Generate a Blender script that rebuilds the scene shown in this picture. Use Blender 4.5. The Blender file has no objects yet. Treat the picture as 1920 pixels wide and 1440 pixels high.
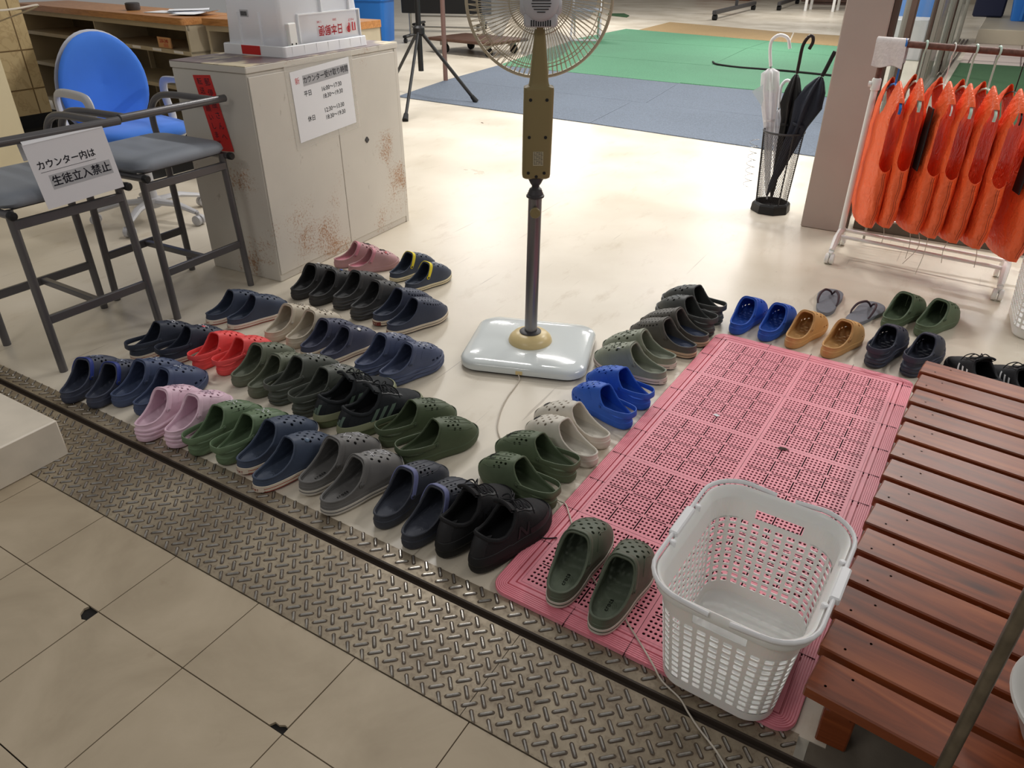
import bpy, bmesh, math, random
import numpy as np
from mathutils import Vector, Matrix
from mathutils.bvhtree import BVHTree
PI = math.pi
R = math.radians
random.seed(7)
rng = np.random.default_rng(7)
SC = bpy.context.scene
COL = SC.collection

# ------------------------------------------------------------------ camera
cam_data = bpy.data.cameras.new('camera')
cam_data.sensor_fit = 'HORIZONTAL'
cam_data.sensor_width = 36.0
cam_data.lens = 36.0 * 1380.0 / 1920.0
cam_data.clip_start = 0.02
cam_data.clip_end = 200
cam = bpy.data.objects.new('camera', cam_data)
COL.objects.link(cam)
cam.location = (0, 0, 4 / 3)
cam.rotation_euler = (R(90 - 30.66), 0, R(31.2))
SC.camera = cam

# ------------------------------------------------------------------ world, lights, exposure
SC.view_settings.view_transform = 'Standard'
SC.view_settings.look = 'None'
SC.view_settings.exposure = 0.0
SC.view_settings.gamma = 1.0
SC.view_settings.use_curve_mapping = False
world = bpy.data.worlds.new('world')
SC.world = world
world.use_nodes = True
world.node_tree.nodes['Background'].inputs[0].default_value = (1.0, 0.975, 0.94, 1)
world.node_tree.nodes['Background'].inputs[1].default_value = 0.235


def ceiling_lamp(x, y, z, sx, sy, power, col=(1.0, 0.97, 0.93), rz=0.0):
    l = bpy.data.lights.new('ceiling_light', 'AREA')
    l.shape = 'RECTANGLE'
    l.size = sx
    l.size_y = sy
    l.energy = power
    l.color = col
    o = bpy.data.objects.new('ceiling_light', l)
    COL.objects.link(o)
    o.location = (x, y, z)
    o.rotation_euler = (0, 0, rz)
    return o


LZ = 2.75
ceiling_lamp(-2.6, 3.5, LZ, 1.2, 0.20, 31)
ceiling_lamp(-2.7, 5.6, LZ, 1.2, 0.20, 44)
ceiling_lamp(-0.5, 5.4, LZ, 1.0, 0.15, 78)
ceiling_lamp(-4.9, 5.6, LZ, 1.2, 0.20, 45.2)
ceiling_lamp(-2.6, 8.2, LZ, 1.2, 0.20, 64)
ceiling_lamp(-6.0, 9.0, LZ, 1.2, 0.20, 74.58)
ceiling_lamp(-3.0, 12.5, LZ, 1.2, 0.40, 129.95)
ceiling_lamp(-7.5, 14.5, LZ, 1.2, 0.40, 129.95)
ceiling_lamp(-4.0, 19.0, LZ, 1.2, 0.40, 74.58)
ceiling_lamp(1.7, 2.9, LZ, 0.2, 1.2, 30)
ceiling_lamp(0.7, 6.0, LZ, 1.0, 0.2, 34)
ceiling_lamp(0.8, 10.0, LZ, 1.2, 0.3, 45.2)
ceiling_lamp(-1.4, -1.2, LZ, 1.2, 0.20, 19)


# ------------------------------------------------------------------ helpers
def link(name, me=None, parent=None):
    o = bpy.data.objects.new(name, me)
    COL.objects.link(o)
    if parent is not None:
        o.parent = parent
    return o


def tag(o, label=None, cat=None, group=None, kind=None):
    if label: o['label'] = label
    if cat: o['category'] = cat
    if group: o['group'] = group
    if kind: o['kind'] = kind
    return o


def thing(name, label, cat, loc=(0, 0, 0), rz=0.0, group=None):
    o = link(name)
    o.location = loc
    o.rotation_euler = (0, 0, rz)
    o.empty_display_size = 0.1
    return tag(o, label, cat, group)


class G:
    """collects polygons, builds ONE mesh"""
    def __init__(s):
        s.v = []; s.f = []; s.m = []

    def add(s, verts, faces, mi=0):
        n = len(s.v)
        s.v.extend([tuple(float(c) for c in p) for p in verts])
        s.f.extend([tuple(int(i) + n for i in f) for f in faces])
        s.m.extend([mi] * len(faces))
        return s

    def xf(s, start, M):
        for i in range(start, len(s.v)):
            s.v[i] = tuple(M @ Vector(s.v[i]))

    def box(s, x0, x1, y0, y1, z0, z1, mi=0, bev=0.0, rz=0.0, M=None):
        bm = bmesh.new()
        bmesh.ops.create_cube(bm, size=1)
        for v in bm.verts:
            v.co.x = x0 + (v.co.x + .5) * (x1 - x0)
            v.co.y = y0 + (v.co.y + .5) * (y1 - y0)
            v.co.z = z0 + (v.co.z + .5) * (z1 - z0)
        if bev > 0:
            bmesh.ops.bevel(bm, geom=list(bm.edges), offset=bev, segments=1, affect='EDGES')
        if rz:
            c = Vector(((x0 + x1) / 2, (y0 + y1) / 2, 0))
            bmesh.ops.rotate(bm, verts=bm.verts, cent=c, matrix=Matrix.Rotation(rz, 3, 'Z'))
        if M is not None:
            bmesh.ops.transform(bm, matrix=M, verts=bm.verts)
        return s.bm(bm, mi)

    def bm(s, bm, mi=0):
        bm.verts.ensure_lookup_table()
        bm.verts.index_update()
        s.add([v.co[:] for v in bm.verts], [[v.index for v in f.verts] for f in bm.faces], mi)
        bm.free()
        return s

    def tube(s, pts, r, seg=8, closed=False, mi=0, caps=True, flat=None):
        pts = [Vector(p) for p in pts]
        n = len(pts)
        rr = r if hasattr(r, '__len__') else [r] * n
        T = []
        for i in range(n):
            a = pts[(i - 1) % n] if (closed or i > 0) else pts[i]
            b = pts[(i + 1) % n] if (closed or i < n - 1) else pts[i]
            d = (b - a)
            T.append(d.normalized() if d.length > 1e-9 else Vector((0, 0, 1)))
        up = Vector((0, 0, 1)) if abs(T[0].z) < .9 else Vector((1, 0, 0))
        N = (up - T[0] * up.dot(T[0])).normalized()
        verts = []
        for i in range(n):
            N = (N - T[i] * N.dot(T[i]))
            N = N.normalized() if N.length > 1e-6 else T[i].orthogonal().normalized()
            B = T[i].cross(N)
            for k in range(seg):
                a = 2 * PI * k / seg
                fx, fy = (1, 1) if flat is None else flat
                verts.append(pts[i] + N * (math.cos(a) * rr[i] * fx) + B * (math.sin(a) * rr[i] * fy))
        faces = []
        m = n if closed else n - 1
        for i in range(m):
            for k in range(seg):
                a = i * seg + k; b = i * seg + (k + 1) % seg
                c = ((i + 1) % n) * seg + (k + 1) % seg; d = ((i + 1) % n) * seg + k
                faces.append((a, b, c, d))
        if caps and not closed:
            faces.append(tuple(range(seg - 1, -1, -1)))
            faces.append(tuple((n - 1) * seg + k for k in range(seg)))
        return s.add(verts, faces, mi)

    def lathe(s, prof, seg=32, c=(0, 0, 0), mi=0, M=None):
        """prof [(r,z)...] bottom to top"""
        verts = []; faces = []
        n = len(prof)
        for r, z in prof:
            for k in range(seg):
                a = 2 * PI * k / seg
                verts.append(Vector((r * math.cos(a), r * math.sin(a), z)))
        for i in range(n - 1):
            for k in range(seg):
                faces.append((i * seg + k, i * seg + (k + 1) % seg, (i + 1) * seg + (k + 1) % seg, (i + 1) * seg + k))
        if prof[0][0] > 1e-6: faces.append(tuple(range(seg - 1, -1, -1)))
        if prof[-1][0] > 1e-6: faces.append(tuple((n - 1) * seg + k for k in range(seg)))
        if M is not None: verts = [M @ v for v in verts]
        verts = [(v[0] + c[0], v[1] + c[1], v[2] + c[2]) for v in verts]
        return s.add(verts, faces, mi)

    def rings(s, rings, mi=0, cap0=True, cap1=True, closed_loop=False):
        """list of equally sized closed rings (bottom to top)"""
        n = len(rings[0]); verts = [p for r in rings for p in r]; faces = []
        m = len(rings) if closed_loop else len(rings) - 1
        for i in range(m):
            j = (i + 1) % len(rings)
            for k in range(n):
                faces.append((i * n + k, i * n + (k + 1) % n, j * n + (k + 1) % n, j * n + k))
        if not closed_loop:
            if cap0: faces.append(tuple(range(n - 1, -1, -1)))
            if cap1: faces.append(tuple((len(rings) - 1) * n + k for k in range(n)))
        return s.add(verts, faces, mi)

    def grid(s, P, mi=0, flip=False):
        """P[i][j] points"""
        a = len(P); b = len(P[0])
        f = []
        for i in range(a - 1):
            for j in range(b - 1):
                q = (i * b + j, i * b + j + 1, (i + 1) * b + j + 1, (i + 1) * b + j)
                f.append(q[::-1] if flip else q)
        return s.add([p for row in P for p in row], f, mi)

    def text(s, body, size, o, xd, yd, mi=0, bold=0.0, align='CENTER', spacing=1.0, squash=1.0):
        c = bpy.data.curves.new('lettering', 'FONT')
        c.body = body; c.size = size; c.align_x = align; c.align_y = 'CENTER'
        c.resolution_u = 2; c.space_character = spacing
        ob = bpy.data.objects.new('lettering', c)
        COL.objects.link(ob)
        dg = bpy.context.evaluated_depsgraph_get()
        me = bpy.data.meshes.new_from_object(ob.evaluated_get(dg))
        o = Vector(o); xd = Vector(xd).normalized(); yd = Vector(yd).normalized()
        bs = bold * size * 2.2
        for dx, dy in (((0, 0),) if not bold else ((-bs, 0), (bs, 0), (0, bs), (0, -bs))):
            s.add([o + xd * (v.co.x * squash + dx) + yd * (v.co.y + dy) for v in me.vertices], [tuple(p.vertices) for p in me.polygons], mi)
        bpy.data.objects.remove(ob); bpy.data.curves.remove(c); bpy.data.meshes.remove(me)
        return s

    def mesh(s, name, smooth=38):
        me = bpy.data.meshes.new(name)
        me.from_pydata(s.v, [], s.f)
        me.polygons.foreach_set('material_index', s.m)
        me.update()
        if smooth:
            me.polygons.foreach_set('use_smooth', [True] * len(me.polygons))
            me.set_sharp_from_angle(angle=R(smooth))
        return me

    def build(s, name, mats, parent=None, smooth=38, fix=False):
        me = s.mesh(name, smooth)
        if fix:
            b = bmesh.new(); b.from_mesh(me)
            bmesh.ops.recalc_face_normals(b, faces=b.faces)
            b.to_mesh(me); b.free()
        if not isinstance(mats, (list, tuple)): mats = [mats]
        for m in mats: me.materials.append(m)
        return link(name, me, parent)


def copy_tree(o, parent=None):
    c = o.copy()
    COL.objects.link(c)
    if parent is not None: c.parent = parent
    for ch in list(o.children):
        copy_tree(ch, c)
    return c


def smooth_path(pts, n=8, closed=False):
    """Catmull-Rom"""
    P = [Vector(p) for p in pts]
    out = []
    N = len(P)
    rng_ = range(N) if closed else range(N - 1)
    for i in rng_:
        p0 = P[(i - 1) % N] if (closed or i > 0) else P[i] * 2 - P[i + 1]
        p1 = P[i]; p2 = P[(i + 1) % N]
        p3 = P[(i + 2) % N] if (closed or i + 2 < N) else P[i + 1] * 2 - P[i]
        for k in range(n):
            t = k / n
            out.append(0.5 * ((2 * p1) + (p2 - p0) * t + (2 * p0 - 5 * p1 + 4 * p2 - p3) * t * t + (3 * p1 - p0 - 3 * p2 + p3) * t ** 3))
    if not closed: out.append(P[-1])
    return out


def rrect(w, d, r, n=6, cx=0, cy=0):
    """rounded rectangle outline CCW (list of x,y)"""
    pts = []
    for qx, qy, a0 in ((1, 1, 0), (-1, 1, 90), (-1, -1, 180), (1, -1, 270)):
        for k in range(n + 1):
            a = R(a0 + 90 * k / n)
            pts.append((cx + qx * (w / 2 - r) + r * math.cos(a), cy + qy * (d / 2 - r) + r * math.sin(a)))
    return pts


def boolean(me, cutter_me, op='DIFFERENCE', self_=False):
    a = bpy.data.objects.new('a', me); b = bpy.data.objects.new('b', cutter_me)
    COL.objects.link(a); COL.objects.link(b)
    m = a.modifiers.new('b', 'BOOLEAN'); m.object = b; m.operation = op; m.solver = 'EXACT'; m.use_self = self_
    dg = bpy.context.evaluated_depsgraph_get()
    out = bpy.data.meshes.new_from_object(a.evaluated_get(dg))
    bpy.data.objects.remove(a); bpy.data.objects.remove(b)
    return out


def interp(x, keys):
    xs = [k[0] for k in keys]; ys = [k[1] for k in keys]
    if x <= xs[0]: return ys[0]
    if x >= xs[-1]: return ys[-1]
    for i in range(len(xs) - 1):
        if xs[i] <= x <= xs[i + 1]:
            t = (x - xs[i]) / (xs[i + 1] - xs[i])
            t = t * t * (3 - 2 * t) * .6 + t * .4
            return ys[i] + (ys[i + 1] - ys[i]) * t


# ------------------------------------------------------------------ materials
MATS = {}


def srgb(r, g, b):
    f = lambda c: (c / 255 / 12.92) if c <= 10.3 else (((c / 255) + .055) / 1.055) ** 2.4
    return (f(r), f(g), f(b), 1)


def mat(name, rgb, rough=.5, metal=0.0, noise=0.0, nscale=40, bump=0.0, bscale=200, spec=.5, trans=0.0, alpha=1.0,
        ior=1.45, sss=0.0, sheen=0.0, coat=0.0):
    if name in MATS: return MATS[name]
    m = bpy.data.materials.new(name); m.use_nodes = True
    nt = m.node_tree; b = nt.nodes['Principled BSDF']
    c = srgb(*rgb)
    b.inputs['Base Color'].default_value = c
    b.inputs['Roughness'].default_value = rough
    b.inputs['Metallic'].default_value = metal
    b.inputs['Specular IOR Level'].default_value = spec
    b.inputs['Transmission Weight'].default_value = trans
    b.inputs['Alpha'].default_value = alpha
    b.inputs['IOR'].default_value = ior
    b.inputs['Coat Weight'].default_value = coat
    if sheen: b.inputs['Sheen Weight'].default_value = sheen
    if sss:
        b.inputs['Subsurface Weight'].default_value = sss
        b.inputs['Subsurface Scale'].default_value = .01
    tc = nt.nodes.new('ShaderNodeTexCoord')
    if noise:
        n = nt.nodes.new('ShaderNodeTexNoise'); n.inputs['Scale'].default_value = nscale; n.inputs['Detail'].default_value = 5
        nt.links.new(tc.outputs['Object'], n.inputs['Vector'])
        r = nt.nodes.new('ShaderNodeValToRGB')
        r.color_ramp.elements[0].position = .3; r.color_ramp.elements[1].position = .7
        r.color_ramp.elements[0].color = tuple(x * (1 - noise) for x in c[:3]) + (1,)
        r.color_ramp.elements[1].color = tuple(min(1, x * (1 + noise * .6)) for x in c[:3]) + (1,)
        nt.links.new(n.outputs['Fac'], r.inputs['Fac'])
        nt.links.new(r.outputs['Color'], b.inputs['Base Color'])
    if bump:
        n2 = nt.nodes.new('ShaderNodeTexNoise'); n2.inputs['Scale'].default_value = bscale; n2.inputs['Detail'].default_value = 3
        nt.links.new(tc.outputs['Object'], n2.inputs['Vector'])
        bp = nt.nodes.new('ShaderNodeBump'); bp.inputs['Strength'].default_value = bump; bp.inputs['Distance'].default_value = .002
        nt.links.new(n2.outputs['Fac'], bp.inputs['Height'])
        nt.links.new(bp.outputs['Normal'], b.inputs['Normal'])
    MATS[name] = m
    return m


class NB:
    """tiny node-building helper"""
    def __init__(s, m):
        s.nt = m.node_tree; s.b = s.nt.nodes['Principled BSDF']
        s.tc = s.nt.nodes.new('ShaderNodeTexCoord')

    def n(s, t, **kw):
        x = s.nt.nodes.new(t)
        for k, v in kw.items(): setattr(x, k, v)
        return x

    def l(s, a, b): s.nt.links.new(a, b)

    def mapping(s, scale=(1, 1, 1), rot=(0, 0, 0), src='Object'):
        m = s.n('ShaderNodeMapping')
        m.inputs['Scale'].default_value = scale; m.inputs['Rotation'].default_value = rot
        s.l(s.tc.outputs[src], m.inputs['Vector'])
        return m.outputs[0]

    def noise(s, scale, vec=None, detail=5, rough=.55, dist=0):
        x = s.n('ShaderNodeTexNoise')
        x.inputs['Scale'].default_value = scale; x.inputs['Detail'].default_value = detail
        x.inputs['Roughness'].default_value = rough; x.inputs['Distortion'].default_value = dist
        s.l(vec if vec is not None else s.tc.outputs['Object'], x.inputs['Vector'])
        return x.outputs['Fac']

    def ramp(s, fac, stops):
        r = s.n('ShaderNodeValToRGB')
        els = r.color_ramp.elements
        while len(els) < len(stops): els.new(.5)
        for e, (p, c) in zip(els, stops):
            e.position = p; e.color = c if len(c) == 4 else tuple(c) + (1,)
        s.l(fac, r.inputs['Fac'])
        return r.outputs['Color']

    def mix(s, fac, a, b):
        x = s.n('ShaderNodeMix', data_type='RGBA')
        for v, i in ((fac, 0), (a, 6), (b, 7)):
            if hasattr(v, 'is_output'): s.l(v, x.inputs[i])
            else: x.inputs[i].default_value = v
        return x.outputs[2]

    def bump(s, h, strength, dist=.002):
        x = s.n('ShaderNodeBump'); x.inputs['Strength'].default_value = strength; x.inputs['Distance'].default_value = dist
        s.l(h, x.inputs['Height']); s.l(x.outputs[0], s.b.inputs['Normal'])

    def math(s, op, a, b=None, clamp=False):
        x = s.n('ShaderNodeMath', operation=op); x.use_clamp = clamp
        for v, i in ((a, 0), (b, 1)):
            if v is None: continue
            if hasattr(v, 'is_output'): s.l(v, x.inputs[i])
            else: x.inputs[i].default_value = v
        return x.outputs[0]


def new_mat(name):
    m = bpy.data.materials.new(name); m.use_nodes = True; MATS[name] = m
    return m, NB(m)


W1 = (1, 1, 1, 1); K1 = (0, 0, 0, 1)


M_VEST, _s = new_mat('orange_vest_fabric')
_s.b.inputs['Base Color'].default_value = srgb(255, 108, 56); _s.b.inputs['Roughness'].default_value = .42
_s.bump(_s.math('ADD', _s.noise(24, detail=2, dist=1.2), _s.math('MULTIPLY', _s.noise(70, vec=_s.mapping((1, 1, .35)), detail=2), .5)), .75, .012)


def m_floor():
    m, s = new_mat('cream_resin_floor')
    n = s.noise(1.3, detail=6)
    c = s.ramp(n, [(.3, srgb(206, 195, 176)), (.7, srgb(227, 218, 202))])
    st = s.noise(9, vec=s.mapping((1, .35, 1), (0, 0, .5)), detail=8, rough=.7)
    c = s.mix(s.ramp(st, [(.56, K1), (.72, (.55, .55, .55, 1))]), c, srgb(188, 172, 148))
    sc = s.noise(60, vec=s.mapping((1, .03, 1), (0, 0, .9)), detail=2)
    c = s.mix(s.ramp(sc, [(.70, K1), (.74, (.5, .5, .5, 1))]), c, srgb(140, 124, 106))
    s.l(c, s.b.inputs['Base Color'])
    s.l(s.ramp(n, [(.3, (.26, .26, .26, 1)), (.7, (.42, .42, .42, 1))]), s.b.inputs['Roughness'])
    s.bump(s.noise(6), .08, .01)
    return m


def m_tile():
    m, s = new_mat('beige_stone_tile')
    n = s.noise(3.2, detail=7, rough=.6, dist=.6)
    c = s.ramp(n, [(.25, srgb(158, 143, 121)), (.55, srgb(178, 163, 140)), (.8, srgb(192, 177, 154))])
    d = s.noise(14, detail=4)
    c = s.mix(s.ramp(d, [(.66, K1), (.8, (.35, .35, .35, 1))]), c, srgb(140, 120, 96))
    s.l(c, s.b.inputs['Base Color'])
    s.b.inputs['Roughness'].default_value = .42
    s.bump(s.noise(25), .12, .003)
    return m


def m_plate():
    m, s = new_mat('worn_checker_steel')
    n = s.noise(5, detail=8, rough=.65)
    f = s.noise(60, detail=6, rough=.7)
    c = s.ramp(n, [(.3, srgb(118, 105, 88)), (.55, srgb(160, 147, 126)), (.8, srgb(190, 177, 154))])
    c = s.mix(s.ramp(f, [(.5, K1), (.7, (.6, .6, .6, 1))]), c, srgb(96, 78, 62))
    s.l(c, s.b.inputs['Base Color'])
    s.b.inputs['Metallic'].default_value = .35
    s.l(s.ramp(f, [(.3, (.3, .3, .3, 1)), (.7, (.5, .5, .5, 1))]), s.b.inputs['Roughness'])
    s.bump(f, .35, .0015)
    return m


def m_wood(name, c0, c1, c2, scale=(3, 40, 40), rough=.35, knots=True, water=False):
    m, s = new_mat(name)
    oi = s.n('ShaderNodeObjectInfo')
    v = s.n('ShaderNodeVectorMath', operation='ADD')
    s.l(s.mapping(scale), v.inputs[0])
    v2 = s.n('ShaderNodeVectorMath', operation='SCALE'); s.l(oi.outputs['Random'], v2.inputs['Scale'])
    v2.inputs[0].default_value = (37, 91, 53)
    s.l(v2.outputs[0], v.inputs[1])
    n = s.noise(1.0, vec=v.outputs[0], detail=6, rough=.6, dist=1.4)
    c = s.ramp(n, [(.3, srgb(*c0)), (.52, srgb(*c1)), (.72, srgb(*c2))])
    if knots:
        v3 = s.n('ShaderNodeVectorMath', operation='ADD')
        s.l(s.mapping((2.6, 9, 9)), v3.inputs[0]); s.l(v2.outputs[0], v3.inputs[1])
        vo = s.n('ShaderNodeTexVoronoi'); vo.inputs['Scale'].default_value = 1.0
        s.l(v3.outputs[0], vo.inputs['Vector'])
        c = s.mix(s.ramp(vo.outputs['Distance'], [(.05, W1), (.16, K1)]), c, srgb(54, 26, 20))
    if water:
        w = s.noise(22, detail=3, vec=s.mapping((1, 1.6, 1)))
        c = s.mix(s.ramp(w, [(.71, K1), (.75, (.5, .5, .5, 1))]), c, srgb(176, 140, 118))
    s.l(c, s.b.inputs['Base Color'])
    s.b.inputs['Roughness'].default_value = rough
    s.bump(n, .1, .002)
    return m


def m_rusty(name, base, rust=(160, 104, 44), amt=.6):
    m, s = new_mat(name)
    n = s.noise(2.2, detail=6)
    c = s.ramp(n, [(.3, srgb(*[x * .95 for x in base])), (.7, srgb(*base))])
    # rust grows in patches on the lower half of the door
    sep = s.n('ShaderNodeSeparateXYZ'); s.l(s.tc.outputs['Object'], sep.inputs[0])
    low = s.math('SUBTRACT', .62, sep.outputs['Z'], True)
    low = s.math('MULTIPLY', low, 1.5, True)
    patch = s.noise(3.4, detail=4)
    fine = s.noise(95, detail=8, rough=.85)
    f = s.math('ADD', s.math('MULTIPLY', patch, .8), s.math('MULTIPLY', fine, .95))
    f = s.math('SUBTRACT', s.math('ADD', f, s.math('MULTIPLY', low, .10)), .14)
    c = s.mix(s.ramp(f, [(.90, K1), (.93, (.8, .8, .8, 1))]), c, srgb(*rust))
    dirt = s.noise(30, detail=5, vec=s.mapping((1, 1, .5)))
    c = s.mix(s.ramp(dirt, [(.68, K1), (.75, (.35, .35, .35, 1))]), c, srgb(120, 104, 84))
    s.l(c, s.b.inputs['Base Color'])
    s.b.inputs['Roughness'].default_value = .45
    return m


def m_carpet(name, rgb, scale=28):
    m, s = new_mat(name)
    n = s.noise(scale * 3, detail=3, vec=s.mapping((1, 1.8, 1)))
    big = s.noise(1.2, detail=4)
    dk = tuple(x * .72 for x in srgb(*rgb)[:3]) + (1,)
    lt = tuple(min(1, x * 1.25) for x in srgb(*rgb)[:3]) + (1,)
    c = s.ramp(n, [(.35, dk), (.65, lt)])
    c = s.mix(s.ramp(big, [(.4, K1), (.7, (.3, .3, .3, 1))]), c, lt)
    s.l(c, s.b.inputs['Base Color'])
    s.b.inputs['Roughness'].default_value = .8
    w = s.n('ShaderNodeTexWave'); w.inputs['Scale'].default_value = scale; w.inputs['Distortion'].default_value = 3
    s.l(s.mapping((1, 1, 1), (0, 0, .9)), w.inputs['Vector'])
    s.bump(w.outputs['Fac'], .5, .004)
    return m


M_LOZ = mat('polished_lozenge_steel', (186, 182, 176), .25, .8, noise=.35, nscale=50)
M_GRIME = mat('trodden_grime', (84, 70, 56), .6, .2, noise=.3, nscale=30)
M_FLOOR = m_floor(); M_TILE = m_tile(); M_PLATE = m_plate()
M_BENCH = m_wood('red_brown_stained_wood', (92, 42, 19), (128, 62, 30), (156, 84, 44), (1.6, 17, 17), .34, True, True)
M_OAK = m_wood('orange_oak_laminate', (150, 98, 52), (180, 124, 72), (198, 146, 92), (6, 50, 50), .35, False)
M_DKWOOD = m_wood('dark_brown_board', (58, 38, 28), (84, 56, 42), (104, 72, 56), (5, 40, 40), .4, False)
M_CAB = m_rusty('rusty_offwhite_enamel', (214, 208, 198))
M_BLACK = mat('black_plastic', (22, 22, 24), .45)
M_RUBBER = mat('black_rubber', (16, 16, 17), .7)
M_DARK = mat('dark_recess', (20, 17, 15), .8)
M_PINK = mat('pink_vinyl', (236, 146, 160), .42, noise=.06, nscale=12)
M_WHITEPL = mat('white_plastic', (241, 240, 237), .3, sss=.1)
M_WHITEPL2 = mat('bright_white_plastic', (240, 240, 242), .35)
M_GREYTUBE = mat('grey_painted_tube', (98, 96, 98), .32, .35)
M_CHROME = mat('polished_steel', (190, 190, 192), .22, 1.0)
M_SEAT = mat('blue_grey_vinyl', (142, 148, 158), .55, bump=.3, bscale=500)
M_BLUEFAB = mat('bright_blue_fabric', (62, 126, 228), .75, bump=.25, bscale=12, sheen=.2, noise=.06, nscale=6)
M_PAPER = mat('white_paper', (236, 236, 240), .35)
M_INK = mat('black_ink', (22, 22, 40), .5)
M_REDINK = mat('red_ink', (200, 30, 44), .5)
M_REDPAPER = mat('red_paper', (206, 40, 38), .5)
M_GREYBAND = mat('grey_print_band', (176, 176, 180), .4)
M_CLEAR = mat('clear_film', (255, 255, 255), .1, alpha=.22)
M_IVORY = mat('ivory_plastic', (226, 204, 150), .3)
M_OLIVE = mat('khaki_painted_plastic', (136, 122, 82), .38)
M_LIGHTGREY = mat('light_grey_plastic', (190, 190, 194), .4)
M_FANBASE = mat('glossy_white_enamel', (222, 228, 228), .12, coat=.6)
M_FANPOLE = mat('brushed_pole_metal', (134, 132, 134), .3, .8)
M_DKGREY = mat('dark_grey_plastic', (62, 60, 62), .45)
M_WIRE = mat('cream_wire', (196, 184, 160), .35, .3)
M_CONC = mat('rough_concrete', (104, 96, 84), .85, noise=.25, nscale=8, bump=.4, bscale=60)
M_GREEN = m_carpet('green_mat_carpet', (84, 138, 106)); M_BLUE = m_carpet('blue_grey_carpet', (100, 110, 124))
M_OCHRE = m_carpet('ochre_carpet', (158, 132, 92)); M_GREEN2 = m_carpet('dark_green_carpet', (48, 84, 50))
M_PILLAR = mat('grey_painted_pillar', (176, 162, 154), .55, noise=.05, nscale=3)
M_FRAME = mat('bronze_aluminium', (96, 78, 70), .4, .6)
M_ALU = mat('grey_aluminium', (150, 146, 138), .35, .7)
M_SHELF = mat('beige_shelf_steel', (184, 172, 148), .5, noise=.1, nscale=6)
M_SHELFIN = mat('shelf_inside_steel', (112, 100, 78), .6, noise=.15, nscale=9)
M_CREAMWALL = mat('cream_painted_panel', (214, 200, 166), .5, noise=.05, nscale=3)
M_BLUEPL = mat('blue_crate_plastic', (40, 116, 200), .4)
M_NAVYCL = mat('navy_cloth', (34, 38, 62), .8)
M_GLASS = mat('door_glass', (235, 245, 240), .02, alpha=.16, spec=.8)
M_RUSTROD = mat('rusty_brown_rod', (112, 74, 62), .65, noise=.35, nscale=60, bump=.4, bscale=200)
M_VESTIN = mat('orange_red_lining', (226, 42, 28), .6)
M_TOWEL = mat('white_terry_towel', (236, 228, 226), .95, bump=1.0, bscale=160, noise=.08, nscale=90)
M_MINT = mat('mint_hanger_plastic', (196, 222, 208), .35)
M_CORD = mat('beige_cord', (206, 196, 182), .5)
M_CRATE = mat('frosted_clear_plastic', (250, 252, 255), .9, alpha=.9, trans=.7, ior=1.02)
M_CRATE2 = mat('milky_rib_plastic', (250, 251, 254), .35, alpha=.92)
M_WHITEBOX = mat('worn_white_paint', (222, 212, 196), .5, noise=.1, nscale=10)


def m_wallmarble():
    m, s = new_mat('cream_marble_wall_tile')
    br = s.n('ShaderNodeTexBrick'); br.offset = 0
    br.inputs['Color1'].default_value = srgb(196, 172, 126); br.inputs['Color2'].default_value = srgb(210, 188, 144)
    br.inputs['Mortar'].default_value = srgb(120, 98, 66)
    br.inputs['Scale'].default_value = 1; br.inputs['Mortar Size'].default_value = .006
    br.inputs['Brick Width'].default_value = .3; br.inputs['Row Height'].default_value = .6
    s.l(s.mapping((1, 1, 1), (0, R(90), 0)), br.inputs['Vector'])
    n = s.noise(5, detail=7, dist=1.5)
    c = s.mix(s.ramp(n, [(.48, K1), (.52, (.35, .35, .35, 1)), (.56, K1)]), br.outputs['Color'], srgb(150, 116, 80))
    s.l(c, s.b.inputs['Base Color']); s.b.inputs['Roughness'].default_value = .3
    return m


M_MARBLE = m_wallmarble()


def eva(name, rgb, rough=.55):
    k = sum(rgb) / 3
    if max(rgb) - min(rgb) < 75 and k < 150:
        rgb = tuple(min(250, (c * .60 + k * .40) * 1.14 + 4) for c in rgb)
    return mat('eva_' + name, rgb, rough, noise=.07, nscale=30, bump=.08, bscale=300)

# ================================================================== the setting
def struct(name, g, m, smooth=38):
    o = g.build(name, m, None, smooth)
    o['kind'] = 'structure'
    return o


# cream resin floor of the hall
struct('floor', G().box(-16, 3.2, 1.055, 26, -.1, 0), M_FLOOR)

# outer entrance floor: 30 cm tiles with open joints, chipped corners
g = G()
g.box(-6, 3.2, -2.4, .748, -.1, -.006, 1)
ys = [.745] + [.532 - .2995 * k for k in range(10)]
tx0 = -.851
for j in range(len(ys) - 1):
    for i in range(-14, 14):
        x0 = tx0 + .3 * i; y1 = ys[j]; y0 = ys[j + 1]
        gap = .0013
        bmv = [(x0 + gap, y0 + gap), (x0 + .3 - gap, y0 + gap), (x0 + .3 - gap, y1 - gap), (x0 + gap, y1 - gap)]
        poly = bmv
        if (i, j) == (-3, 1):   # chipped top right corner beside the first joint crossing
            poly = [bmv[0], bmv[1], (x0 + .298, y1 - .03), (x0 + .287, y1 - .034), (x0 + .27, y1 - .026), (x0 + .262, y1 - .012), (x0 + .266, y1 - .0015), bmv[3]]
        if (i, j) == (-1, 0):
            poly = [bmv[0], (x0 + .262, y0 + .0015), (x0 + .268, y0 + .012), (x0 + .28, y0 + .011), (x0 + .29, y0 + .017), (x0 + .298, y0 + .016), bmv[2], bmv[3]]
        n = len(poly)
        vs = [(x, y, -.02) for x, y in poly] + [(x, y, 0) for x, y in poly]
        g.add(vs, [tuple(range(n, 2 * n))] + [(k, (k + 1) % n, n + (k + 1) % n, n + k) for k in range(n)], 0)
struct('floor', g, [M_TILE, M_DARK], 0)


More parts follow.
